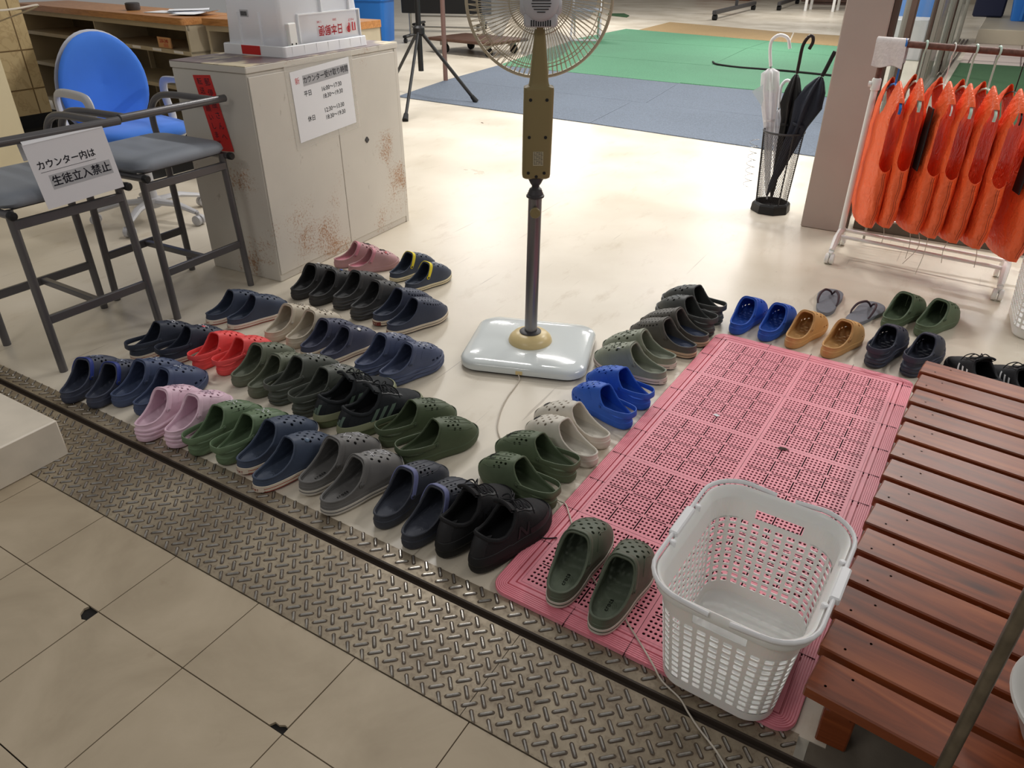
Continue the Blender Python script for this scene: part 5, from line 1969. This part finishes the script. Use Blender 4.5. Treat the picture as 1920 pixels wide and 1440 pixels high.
# ================================================================== laundry baskets
def basket_parts():
    H = .285
    def dims(z):
        t = z / H
        return .232 + .048 * t, .315 + .055 * t, .055 + .010 * t
    def perim(z, grow=0):
        w, d, r = dims(z)
        return w + 2 * grow, d + 2 * grow, r + grow
    def pt(u, z, grow=0):
        w, d, r = perim(z, grow)
        sx, sy = w - 2 * r, d - 2 * r
        arc = PI / 2 * r
        tot = 2 * (sx + sy) + 4 * arc
        s = (u % 1.0) * tot
        segs = [('l', (-sx / 2, -d / 2), (1, 0), sx), ('a', (sx / 2, -sy / 2), -90, arc), ('l', (w / 2, -sy / 2), (0, 1), sy), ('a', (sx / 2, sy / 2), 0, arc),
                ('l', (sx / 2, d / 2), (-1, 0), sx), ('a', (-sx / 2, sy / 2), 90, arc), ('l', (-w / 2, sy / 2), (0, -1), sy), ('a', (-sx / 2, -sy / 2), 180, arc)]
        for k, a, b, ln in segs:
            if s <= ln + 1e-9:
                if k == 'l': return (a[0] + b[0] * s, a[1] + b[1] * s, z)
                an = R(b) + s / r
                return (a[0] + r * math.cos(an), a[1] + r * math.sin(an), z)
            s -= ln
        return (-sx / 2, -d / 2, z)
    NC, NR = 44, 11
    z0, z1 = .030, .212
    th = .0022
    g = G()
    def strip(za, zb, n=176):
        for gr, fl in ((0, False), (-th, True)):
            P = [[pt(i / n, za, gr) for i in range(n + 1)], [pt(i / n, zb, gr) for i in range(n + 1)]]
            g.grid(P, 0, not fl)
    for j in range(NR):
        za = z0 + (z1 - z0) * j / NR; zb = z0 + (z1 - z0) * (j + 1) / NR
        zm = (za + zb) / 2; hz = (zb - za) / 2
        for i in range(NC):
            um = (i + .5) / NC; hu = .5 / NC
            loc = [(.66, .46), (.50, .66), (-.50, .66), (-.66, .46), (-.66, -.46), (-.50, -.66), (.50, -.66), (.66, -.46)]
            cor = [(1, 1), (-1, 1), (-1, -1), (1, -1)]
            V = []
            for gr in (0, -th):
                V += [pt(um + a * hu, zm + b * hz, gr) for a, b in loc]
                V += [pt(um + a * hu, zm + b * hz, gr) for a, b in cor]
            F = []
            for o, rev in ((0, False), (12, True)):
                L = o; Cn = o + 8
                fs = [(Cn, L + 1, L), (Cn, Cn + 1, L + 2, L + 1), (Cn + 1, L + 3, L + 2), (Cn + 1, Cn + 2, L + 4, L + 3), (Cn + 2, L + 5, L + 4), (Cn + 2, Cn + 3, L + 6, L + 5), (Cn + 3, L + 7, L + 6), (Cn + 3, Cn, L, L + 7)]
                F += [f[::-1] if rev else f for f in fs]
            for k in range(8): F.append((k, (k + 1) % 8, 12 + (k + 1) % 8, 12 + k))
            g.add(V, F)
    strip(.006, z0)
    # upper band with a grip slot front and back
    n = 176
    for i in range(n):
        ua, ub = i / n, (i + 1) / n
        p = pt((ua + ub) / 2, .235)
        slot = abs(p[0]) < .052 and abs(abs(p[1]) - pt(0, .235)[1] * -1) < .004
        zs = (z1, .222, .246, .262) if slot else (z1, .262)
        for k in range(len(zs) - 1):
            if slot and k == 1: continue
            for gr, fl in ((0, False), (-th, True)):
                q = [pt(ua, zs[k], gr), pt(ub, zs[k], gr), pt(ub, zs[k + 1], gr), pt(ua, zs[k + 1], gr)]
                g.add(q, [(0, 1, 2, 3)] if not fl else [(3, 2, 1, 0)])
    # bottom
    ring0 = [pt(i / n, .006, 0) for i in range(n)]; ring1 = [pt(i / n, .0, -.006) for i in range(n)]
    g.rings([ring1, ring0], 0, True, False)
    ri = [pt(i / n, .006, -th) for i in range(n)]
    g.rings([ri, [(x * .97, y * .97, .003) for x, y, z in ri]], 0, False, True)
    body = g
    # rim
    rg = G()
    prof = [(-th, .262), (-.001, .268), (.004, .276), (.007, .284), (.012, .287), (.016, .283), (.016, .270), (.014, .262), (.0125, .262), (.013, .279), (.010, .2815), (.005, .272), (.001, .262)]
    rr = [[(pt(i / n, .262, gr)[0], pt(i / n, .262, gr)[1], z) for i in range(n)] for gr, z in prof]
    rg.rings(rr, 0, False, False, closed_loop=True)
    # handles lie flat along both long rims
    def handle(s):
        hg = G()
        us = np.linspace(0, 1, 61)
        w, d, r = perim(.262, .020)
        path = [(s * .020, -d / 2, .285), (s * (w / 2 - r), -d / 2, .289)]
        for a in np.linspace(-90, 0, 8): path.append((s * (w / 2 - r + r * math.cos(R(a))), -d / 2 + r + r * math.sin(R(a)), .290))
        for y in np.linspace(-d / 2 + r, d / 2 - r, 8)[1:-1]: path.append((s * w / 2, y, .290))
        for a in np.linspace(0, 90, 8): path.append((s * (w / 2 - r + r * math.cos(R(a))), d / 2 - r + r * math.sin(R(a)), .290))
        path += [(s * (w / 2 - r), d / 2, .289), (s * .020, d / 2, .285)]
        hg.tube(path, .0052, 8, flat=(1.15, .85))
        x = s * w / 2
        return hg, x
    return body, rg, handle


def basket(label, loc, rz, sc=(1, 1, 1)):
    body, rg, handle = basket_parts()
    root = thing('laundry_basket', label, 'basket', loc, rz)
    root.scale = sc
    body.build('body', M_WHITEPL, root, 40)
    rg.build('rim', M_WHITEPL, root, 45)
    for s in (-1, 1):
        hg, x = handle(s)
        h = hg.build('handle', M_WHITEPL2, root, 50)
        G().box(x - .008, x + .011, -.048, .048, .280, .298, 0, .003).build('grip', M_WHITEPL2, h, 0)
        for y in (-.066, .066):
            G().lathe([(.0065, .278), (.0065, .291), (.004, .293), (0, .293)], 12, (x - s * .010, y, 0)).build('hinge_pin', M_WHITEPL2, h)
    return root


basket('white perforated laundry basket standing on the pink mat', (-.148, 1.178, .0155), R(-3))
basket('white perforated basket at the right edge beside the vest rack', (.47, 3.42, .0005), R(4), (1.15, 1.0, 1.32))


# ================================================================== vest rack
RX = lambda x: 3.885 - .26 * (x + .43)      # the rail runs slightly towards the room's front


def rack():
    root = thing('garment_rack', 'white garment rack with a rusty brown top rail holding orange vests', 'rack', (0, 0, 0))
    G().tube([(-.462, RX(-.462), .975), (.34, RX(.34), .975)], .0135, 14).build('top_rail', M_RUSTROD, root)
    for x, y in ((-.432, 3.875), (.285, 3.80)):
        G().tube([(x, y, .10), (x - .0, y, .80)], .0145, 12).build('post', M_WHITEPL, root)
        c = G().lathe([(.019, .780), (.020, .785), (.020, .825), (.017, .83)], 16, (x, y, 0)).build('collar', M_WHITEPL, root)
        G().lathe([(.011, 0), (.012, .004), (.012, .014), (0, .016)], 12, (0, 0, 0), 0, Matrix.Translation((x - .016, y - .004, .805)) @ Matrix.Rotation(R(-90), 4, 'Y')).build('knob', M_WHITEPL, c)
        G().tube([(x, y, .80), (x, RX(x), .975)], .0115, 12).build('inner_post', M_RUSTROD, root)
        ft = G()
        for s in (-1, 1):
            ft.tube([(x, y, .118), (x - .004, y + s * .07, .105), (x - .006, y + s * .145, .062)], [.022, .022, .017], 8, flat=(1, .8))
        ft.build('foot', M_WHITEPL, root)
        for s in (-1, 1):
            cy = y + s * .155; cx = x - .006
            c = G().tube([(cx, cy, .062), (cx, cy - .01 * s, .036)], .012, 8).build('caster', M_WHITEPL, root)
            for q in (-1, 1):
                p = Vector((cx, cy, .0262)) + Vector((.012 * q, 0, 0))
                G().tube([p - Vector((.009, 0, 0)), p - Vector((.007, 0, 0)), p + Vector((.007, 0, 0)), p + Vector((.009, 0, 0))], [.022, .0255, .0255, .022], 16).build('caster_wheel', M_WHITEPL, c)
    for dy in (-.055, .055):
        G().tube([(-.432, 3.875 + dy, .112), (.285, 3.80 + dy, .112)], .009, 10).build('lower_rail', M_WHITEPL, root)
    return root


rack()


def make_vest_mesh():
    A = [(-.70, .030), (-.66, .040), (-.50, .045), (-.34, .042), (-.22, .040), (-.15, .030), (-.11, .021), (-.08, .014), (-.06, .009)]
    B = [(-.70, .165), (-.60, .188), (-.40, .185), (-.25, .178), (-.16, .180), (-.13, .165), (-.10, .130), (-.075, .09), (-.06, .06)]
    rings = []
    zs = list(np.linspace(-.70, -.14, 26)) + [-.125, -.11, -.10, -.09, -.08, -.07, -.06]
    N = 64
    for z in zs:
        a = interp(z, A); b = interp(z, B)
        ring = []
        for k in range(N):
            t = 2 * PI * k / N
            ct, st = math.cos(t), math.sin(t)
            x = a * abs(ct) ** .72 * (1 if ct > 0 else -1)
            y = b * abs(st) ** .80 * (1 if st > 0 else -1)
            puff = 1 + .05 * math.sin(z * 42 + 3 * st) * min(1, (-.06 - z) * 6) + .03 * math.sin(k * 1.9 + z * 25)
            ring.append((x * puff, y * (1 + .02 * math.sin(z * 33 + k)), z + (.012 * abs(st) if z < -.66 else 0)))
        rings.append(ring)
    g = G(); g.rings(rings, 0, False, False)
    me = g.mesh('vest', 0)
    ob = bpy.data.objects.new('s', me); COL.objects.link(ob)
    so = ob.modifiers.new('s', 'SOLIDIFY'); so.thickness = .003; so.offset = -1
    me = bpy.data.meshes.new_from_object(ob.evaluated_get(bpy.context.evaluated_depsgraph_get()))
    bpy.data.objects.remove(ob)
    c = G()
    for s in (-1, 1):       # armholes
        prof = []
        for k in range(13):
            a = PI + PI * k / 12
            prof.append((.027 * math.cos(a), -.385 + .040 * math.sin(a)))
        prof += [(.025, -.20), (.012, -.135), (-.012, -.135), (-.025, -.20)]
        y0, y1 = (.115 * s, .30 * s)
        r0 = [(x, y0, z) for x, z in prof]; r1 = [(x * 1.25, y1, z) for x, z in prof]
        c.rings([r0, r1] if s > 0 else [r1, r0], 0)
    prof = [(-.062, .05), (-.058, -.10), (-.035, -.19), (0, -.215), (.035, -.19), (.058, -.10), (.062, .05)]
    c.rings([[(-.1, y, z) for y, z in prof], [(.1, y, z) for y, z in prof]], 0)
    cm = c.mesh('c', 0)
    b = bmesh.new(); b.from_mesh(cm); bmesh.ops.recalc_face_normals(b, faces=b.faces); b.to_mesh(cm); b.free()
    me = boolean(me, cm)
    me.polygons.foreach_set('use_smooth', [True] * len(me.polygons)); me.set_sharp_from_angle(angle=R(50))
    return me


VEST = make_vest_mesh(); VEST.materials.clear(); VEST.materials.append(M_VEST)
g = G()
for s in (-1, 1):
    for dx in (-.004, .004):
        g.tube([(dx + .002 * math.sin(z * 60), s * (interp(z, [(-.70, .168), (-.60, .191), (-.40, .188)]) + .0005), z) for z in np.linspace(-.67, -.43, 20)], .0008, 4)
STITCH = g.mesh('stitch', 60); STITCH.materials.append(mat('vest_thread', (120, 40, 22), .7))
TOP = -.075
vests = [(-.352, 20, 'orange vest at the left end, partly under the white towel', 'blue'), (-.268, 16, 'orange vest second from the left on a mint hanger', 'mint'),
         (-.160, 21, 'orange vest third from the left, hung from a thin pale hook', 'wire'), (-.078, 17, 'orange vest fourth from the left on a mint hanger', 'mint'),
         (.004, 19, 'orange vest fifth from the left on a mint hanger', 'mint'), (.100, 16, 'orange vest sixth from the left on a black hanger', 'black'),
         (.232, 20, 'orange vest at the right end above the perforated basket', 'mint')]
for i, (x, rz, lab, hk) in enumerate(vests):
    y = RX(x)
    z0 = .915 - (.02 if i in (0, 6) else 0)
    root = thing('hanging_vest', lab, 'vest', (x, y, z0), R(rz), 'orange vests on the rack')
    link('body', VEST, root); link('side_stitching', STITCH, root)
    if i in (2, 6):
        o = G().box(-.058, -.052, -.13, -.06, -.42, -.16, 0, .002).build('black_strap', M_BLACK, root, 0); o['label'] = 'black webbing strap'
    rr = random.Random(i)
    if i in (1, 2, 3, 4, 5):
        for q in range(1 + (i == 2)):
            xx = rr.uniform(-.02, .02); L = (.10, .17, .20, .12, .11)[i - 1] * (1 - .15 * q)
            pts = smooth_path([(xx, -.13, -.67), (xx + rr.uniform(-.02, .02), -.14, -.67 - L * .5), (xx + rr.uniform(-.03, .03), -.135, -.67 - L)], 5)
            G().tube(pts, .0016, 5).build('drawstring', M_CORD, root)
    # the hanger is its own thing
    hm = {'mint': M_MINT, 'black': M_BLACK, 'blue': M_BLUEPL, 'wire': M_WHITEPL}[hk]
    hn = {'mint': 'mint green', 'black': 'black', 'blue': 'blue', 'wire': 'thin white'}[hk]
    h = thing('clothes_hanger', '%s hanger inside the %s' % (hn, lab.split(',')[0].replace(' on a mint hanger', '').replace(' on a black hanger', '')), 'hanger', (x, y, z0), R(rz), 'clothes hangers on the rack')
    rad = .0028 if hk in ('wire', 'black') else .0052
    g = G(); zr = .975 - z0
    hook = [(0, .0, -.085), (0, .0, zr - .045)] + [(0, .016 * math.sin(a) * -1 + .0, zr + .002 + .0175 * -math.cos(a) * 1) for a in np.linspace(R(20), R(235), 12)]
    hook = [(0, 0, -.085), (0, 0, zr - .03)] + [(0, -.0185 * math.cos(a) + .0, zr + .0185 * math.sin(a)) for a in np.linspace(R(-35), R(190), 12)]
    g.tube(hook, rad * .8, 8)
    g.build('hook', hm, h)
    g = G()
    arm = smooth_path([(0, -.168, -.180), (0, -.166, -.150), (0, -.12, -.118), (0, 0, -.082), (0, .12, -.118), (0, .166, -.150), (0, .168, -.180)], 6)
    g.tube(arm, rad, 8, flat=(1.2, .8))
    g.build('arms', hm, h)

# towel folded over the left end of the rail
g = G(); P = []
for i in range(15):
    u = -.066 + .132 * i / 14
    row = []
    for t in list(np.linspace(-1, 1, 25)):
        L = .098 if t < 0 else .078
        ang = t
        if abs(t) < .2:
            a = t / .2 * PI / 2
            yy = .0175 * math.sin(a); zz = .0175 * math.cos(a)
        else:
            s = (abs(t) - .2) / .8
            yy = math.copysign(.0175 + .006 * s + .004 * math.sin(i * .9 + t * 4) * s, t); zz = -L * s - .006 * math.sin(i * .5) * s
        row.append((u + .012 * max(0, -t) * (.5), yy, zz))
    P.append(row)
g.grid(P); g.grid([[(a, b * .86, c - .002) for a, b, c in r] for r in P], flip=True)
o = g.build('towel', M_TOWEL, None, 70, fix=True); o.location = (-.405, RX(-.405), .980); o.rotation_euler = (0, 0, R(-14))
tag(o, 'small white terry towel folded over the left end of the rack rail', 'towel')

# low wire shelf standing behind the vests
root = thing('wire_shelf', 'low white wire shelf panel standing behind the orange vests', 'shelf', (0, 4.14, 0))
g = G()
for x in np.arange(-.34, .90, .05): g.tube([(x, 0, .13), (x, 0, .50)], .0018, 5)
for z in np.arange(.15, .50, .05): g.tube([(-.34, 0, z), (.90, 0, z)], .0018, 5)
g.build('grid', M_CHROME, root)
for z in (.125, .50): G().tube([(-.345, 0, z), (.905, 0, z)], .006, 8).build('frame_bar', M_ALU, root)
for x in (-.345, .905):
    G().tube([(x, 0, .0), (x, 0, .505)], .006, 8).build('frame_post', M_ALU, root)


# ================================================================== umbrella stand and umbrellas
def umbrella_stand():
    root = thing('umbrella_stand', 'black mesh umbrella stand on an octagonal base beside the pillar', 'umbrella stand', (-.905, 4.43, 0))
    g = G(); rr = []
    for z, r in ((0, .108), (.004, .112), (.045, .108), (.055, .100), (.056, .090), (.02, .086)):
        rr.append([(r * math.cos(R(22.5 + 45 * k)), r * math.sin(R(22.5 + 45 * k)), z) for k in range(8)])
    g.rings(rr, 0, True, True)
    g.build('base', M_BLACK, root, 20)
    Rz = lambda z: .086 + (.108 - .086) * (z - .05) / .40
    g = G(); n = 56; steps = 22
    for k in range(n):
        for s in (-1, 1):
            pts = []
            for i in range(steps + 1):
                z = .05 + .40 * i / steps
                a = 2 * PI * k / n + s * 2.1 * i / steps
                pts.append((Rz(z) * math.cos(a), Rz(z) * math.sin(a), z))
            g.tube(pts, .0009, 3, caps=False)
    g.build('mesh_wall', M_DKGREY, root, 0)
    g = G().tube([(.109 * math.cos(a), .109 * math.sin(a), .452) for a in np.linspace(0, 2 * PI, 40, endpoint=False)], .0058, 8, closed=True)
    g.build('top_ring', M_DKGREY, root)
    g = G()
    for k in range(2):
        a = R(200 + 110 * k)
        g = G().tube([(Rz(.05) * math.cos(a), Rz(.05) * math.sin(a), .05), (.109 * math.cos(a), .109 * math.sin(a), .45)], .004, 6)
        g.build('upright', M_DKGREY, root)
    # spiral wire holder hooked on the left
    pts = []
    for k in range(150):
        a = k / 12 * 2 * PI * .55
        z = .40 - .27 * k / 150
        pts.append((-.122 - .024 + .024 * math.cos(a), -.03 + .024 * math.sin(a), z))
    G().tube(pts, .0014, 5).build('coil_holder', M_CHROME, root)


umbrella_stand()


def umbrella(label, base, top, handle, canopy, cm, hm, folds=7, flare=()):
    """base/top: canopy axis ends in world space; canopy = [(t, r)]"""
    base = Vector(base); top = Vector(top)
    root = thing('umbrella', label, 'umbrella', tuple(base), 0, 'umbrellas in the stand')
    ax = (top - base)
    Q = ax.to_track_quat('Z', 'Y').to_matrix()
    rings = []
    for t, r in canopy:
        c = ax * t
        ring = []
        for k in range(folds * 6):
            a = 2 * PI * k / (folds * 6)
            rr_ = r * (1 + .30 * math.sin(a * folds + t * 5) * min(1, r / .02))
            ring.append(c + Q @ Vector((rr_ * math.cos(a), rr_ * math.sin(a), 0)))
        rings.append(ring)
    g = G(); g.rings(rings)
    g.build('canopy', cm, root, 60)
    hp = [Vector(p) - base for p in handle]
    G().tube([ax * .9, ax * 1.0, hp[0]], .0042, 8).build('shaft', M_ALU, root)
    G().tube(smooth_path(hp, 6), .0088 if hm is not M_BLACK else .0105, 10).build('handle', hm, root)
    tc = ax * .62
    r_ = interp(.62, canopy) * 1.12
    G().tube([tc + Q @ Vector((r_ * math.cos(a), r_ * math.sin(a), 0)) for a in np.linspace(0, 2 * PI, 20, endpoint=False)], .003, 6, closed=True, flat=(2.2, .6)).build('tie_band', cm, root)
    return root


M_UW = mat('milky_clear_vinyl', (238, 236, 240), .25, alpha=.62, noise=.05, nscale=40)
u = umbrella('clear white umbrella with a big white hook handle, leftmost in the stand', (-.935, 4.44, .06), (-1.040, 4.45, .765),
         [(-1.042, 4.45, .775), (-1.060, 4.45, .86), (-1.057, 4.45, .905), (-1.022, 4.45, .931), (-.977, 4.45, .918), (-.957, 4.45, .868)],
         [(0, .004), (.1, .012), (.55, .022), (.72, .034), (.85, .042), (.97, .038), (1.0, .012)], M_UW, M_WHITEPL2)
g = G()
P = [[(-.115 + .0 + .0, 0, .591), (-.045, .01, .62)], [(-.150, -.01, .60), (-.08, 0, .61)], [(-.155, 0, .57), (-.075, .01, .50)]]
g.grid([[(-.02 - .09 - .02 * k, .0, .62 - .05 * k) if j == 0 else (-.072, .01, .60 - .07 * k) for j in range(2)] for k in range(2)])
g = G(); g.add([(-.180, -.02, .585), (-.118, -.01, .630), (-.082, 0, .470)], [(0, 1, 2)])
g.add([(-.180, -.022, .585), (-.118, -.012, .630), (-.082, -.002, .470)], [(2, 1, 0)])
g.build('loose_panel', mat('clear_vinyl', (214, 226, 230), .1, alpha=.45), u, 0)
umbrella('small clear umbrella with a thin white handle, behind the others', (-.912, 4.49, .07), (-.970, 4.50, .55),
         [(-.970, 4.50, .56), (-.979, 4.50, .66), (-.967, 4.50, .693), (-.950, 4.50, .704), (-.925, 4.50, .695)],
         [(0, .003), (.2, .008), (.8, .018), (.97, .020), (1, .008)], M_UW, M_WHITEPL2)
umbrella('black umbrella with a dark hook handle, standing in the middle of the stand', (-.905, 4.40, .07), (-.898, 4.45, .745),
         [(-.897, 4.45, .75), (-.896, 4.45, .80), (-.893, 4.45, .885), (-.872, 4.45, .930), (-.852, 4.45, .932), (-.846, 4.45, .905), (-.858, 4.45, .872)],
         [(0, .004), (.1, .012), (.5, .026), (.66, .028), (.78, .046), (.88, .034), (.97, .018), (1.0, .008)], mat('black_nylon', (20, 19, 21), .55), mat('dark_brown_handle', (44, 34, 34), .2), 6)
umbrella('navy umbrella leaning right against the pillar with a black handle', (-.925, 4.37, .10), (-.765, 4.42, .745),
         [(-.762, 4.42, .750), (-.752, 4.42, .775), (-.735, 4.42, .83), (-.722, 4.42, .872)],
         [(0, .004), (.1, .014), (.45, .034), (.62, .040), (.78, .062), (.90, .044), (.97, .022), (1.0, .010)], mat('navy_nylon', (26, 32, 48), .55), M_BLACK, 6)


# ================================================================== black tripod, posts, trolley and far furniture
root = thing('tripod', 'black tripod stand behind the steel cabinet with its feet on the blue mat', 'tripod', (-4.76, 6.15, 0))
J = Vector((0, 0, .67))
for fx, fy in ((-4.354, 5.354), (-4.321, 6.446), (-5.60, 6.66)):
    f = Vector((fx + 4.76, fy - 6.15, .012))
    lg = G().tube([f, f + (J - f) * .98], .017, 10, flat=(1, .8)).build('leg', M_BLACK, root)
    d = (J - f).normalized()
    G().tube([f - d * .004 + Vector((0, 0, .0)), f + d * .07], [.028, .021], 10).build('foot_tip', M_RUBBER, lg)
G().tube([(0, 0, .30), (0, 0, 2.2)], .026, 14).build('centre_pole', M_BLACK, root)
G().lathe([(.03, .62), (.055, .63), (.055, .68), (.034, .70)], 16).build('leg_collar', M_BLACK, root)
root = thing('post', 'slim brown post rising at the edge of the blue mat', 'post', (-5.40, 7.43, 0))
G().tube([(0, 0, 0), (0, 0, 2.6)], .026, 12).build('pole', mat('brown_post', (122, 94, 86), .5), root)
tag(G().tube([(-9.16, 10.85, 0), (-9.16, 10.85, 2.6)], .034, 12).build('post', M_ALU), 'grey metal post beside the blue bin', 'post')
root = thing('storage_bin', 'tall blue plastic bin standing behind the oak counter end', 'bin', (-8.95, 10.35, 0), R(15))
G().rings([[(x, y, z) for x, y in rrect(.62 + d, .5 + d, .05, 3)] for z, d in ((0, -.06), (.60, 0))], 0, True, False).build('body', M_BLUEPL, root, 30)
G().rings([[(x, y, z) for x, y in rrect(.62 + d, .5 + d, .05, 3)] for z, d in ((.60, 0), (.60, .05), (.66, .05), (.66, -.02), (.60, -.02))], 0, False, False, True).build('rim', M_BLUEPL, root, 30)
root = thing('dolly', 'low four wheeled dolly with a dark brown board deck', 'dolly', (-6.55, 9.85, 0), R(-8))
G().box(-.62, .62, -.42, .42, .165, .205, 0, .01).build('deck', M_DKWOOD, root, 0)
for x in (-.42, .42):
    for y in (-.28, .28):
        c = G().box(x - .05, x + .05, y - .04, y + .04, .10, .165, 0, .01).build('caster', M_ALU, root, 0)
        G().tube([(x + .03, y - .022, .062), (x + .03, y - .018, .062), (x + .03, y + .018, .062), (x + .03, y + .022, .062)], [.05, .062, .062, .05], 20).build('wheel', M_RUBBER, c)


def flip_table(label, x, y, rz):
    root = thing('folding_table', label, 'table', (x, y, 0), rz, 'nested folding tables')
    for sx in (-.62, .62):
        f = G().box(sx - .035, sx + .035, -.30, .30, .075, .115, 0, .012).build('foot', M_BLACK, root, 0)
        for yy in (-.26, .26):
            G().tube([(sx - .025, yy, .036), (sx - .02, yy, .036), (sx + .02, yy, .036), (sx + .025, yy, .036)], [.028, .036, .036, .028], 16).build('caster', M_BLACK, f)
        G().tube([(sx, .02, .11), (sx, .02, .70)], .024, 10).build('leg', M_ALU, root)
    G().tube([(-.62, .02, .22), (.62, .02, .22)], .014, 8).build('stretcher', M_ALU, root)
    G().box(-.75, .75, -.02, .03, .42, .80, 0, .01).build('top', M_BLACK, root, 0)


flip_table('black footed folding table nearest the tripod, top folded upright', -7.75, 10.75, R(18))
flip_table('black footed folding table behind the nearer one, top folded upright', -9.0, 12.6, R(18))


def stand(label, x, y, rz, L):
    root = thing('mobile_stand', label, 'stand', (x, y, 0), rz, 'mobile stands at the far side')
    G().box(-L / 2, L / 2, -.04, .04, .11, .19, 0, .01).build('foot_beam', M_DKGREY, root, 0)
    for sx in (-L / 2 + .1, L / 2 - .1):
        G().tube([(sx, -.05, .055), (sx, -.045, .055), (sx, .045, .055), (sx, .05, .055)], [.045, .055, .055, .045], 16).build('caster', M_RUBBER, root)
    G().box(-.03, .03, -.03, .03, .19, 1.6).build('upright', M_DKGREY, root, 0)


stand('dark mobile stand with casters at the far edge of the hall, nearer one', -5.42, 18.9, R(92), 3.6)
stand('dark mobile stand with casters farther off, next to the white leg', -5.0, 22.2, R(94), 3.0)
root = thing('side_table', 'far white legged table beside the dark mobile stand', 'table', (-4.0, 21.3, 0))
for sx, sy in ((-.32, -.25), (.32, -.25), (-.32, .35), (.32, .35)):
    G().box(sx - .03, sx + .03, sy - .03, sy + .03, 0, .70).build('leg', M_WHITEPL, root, 0)
G().box(-.4, .4, -.33, .43, .70, .74).build('top', M_WHITEPL, root, 0)
root = thing('folding_chair', 'white tubular folding chair seen through the fan grille', 'chair', (-6.0, 12.3, 0), R(25))
for s in (-1, 1):
    G().tube([(s * .24, -.35, .02), (s * .23, .10, .42), (s * .22, .30, .85)], .017, 8).build('front_leg', M_LIGHTGREY, root)
    G().tube([(s * .20, .38, .02), (s * .20, -.15, .45)], .017, 8).build('rear_leg', M_LIGHTGREY, root)
G().box(-.2, .2, -.2, .2, .43, .46, 0, .01).build('seat', mat('chair_seat_grey', (150, 160, 176), .6), root, 0)
G().tube([(-.24, -.35, .022), (.24, -.35, .022)], .019, 8).build('floor_bar', M_LIGHTGREY, root)
G().box(-.21, .21, .27, .31, .62, .84, 0, .01).build('backrest', M_LIGHTGREY, root, 0)

# entry side, beyond the green matting
for i, (x, y) in enumerate(((.20, 17.2),)):
    root = thing('storage_crate', 'large blue plastic crate standing on the pale ledge at the upper right', 'crate', (x + .35, y, .222), R(2))
    G().rings([[(a, b, z) for a, b in rrect(1.15 + d, .7 + d, .06, 3)] for z, d in ((0, -.12), (.52, 0), (.54, .06), (.60, .06), (.60, 0))], 0, True, False).build('body', M_BLUEPL, root, 30)
    for a in (-.38, 0.0, .38): G().box(a - .02, a + .02, -.385, -.33, .02, .52).build('rib', M_BLUEPL, root, 0)
tag(G().box(-.60, -.10, 17.6, 18.3, .222, 1.2, 0, .03).build('cloth_bundle', M_NAVYCL), 'dark navy cloth covered bundle left of the blue crate', 'cloth')
root = thing('storage_crate', 'blue crate behind the sliding door glass', 'crate', (-1.35, 14.6, 0), R(5))
G().rings([[(a, b, z) for a, b in rrect(.9 + d, .6 + d, .06, 3)] for z, d in ((0, -.1), (.7, 0), (.72, .05), (.78, .05))], 0, True, True).build('body', M_BLUEPL, root, 30)
tag(G().box(-1.4, -.9, 12.2, 12.8, 0, .5, 0, .01).build('storage_box', M_LIGHTGREY), 'pale grey box on the floor seen through the door glass', 'box')

# near right: upright metal pole and the white basin on the platform
root = thing('metal_pole', 'dull metal pole standing at the lower right before the platform', 'pole', (.205, .866, .0025))
G().tube([(0, 0, 0), (.004, .004, 1.25)], .0095, 12).build('tube', mat('dull_brass_metal', (120, 112, 98), .4, .7, noise=.3, nscale=30), root)
G().lathe([(.02, 0), (.02, .004), (.011, .008)], 16).build('foot_plate', M_DKGREY, root)
root = thing('basin', 'pale grey round plastic basin at the right edge on the wooden platform', 'basin', (.455, 1.135, .1815))
G().lathe([(.10, 0), (.118, .004), (.150, .075), (.156, .08), (.154, .085), (.146, .080), (.114, .010), (0, .008)], 56).build('bowl', mat('pale_basin_plastic', (206, 204, 200), .3), root)
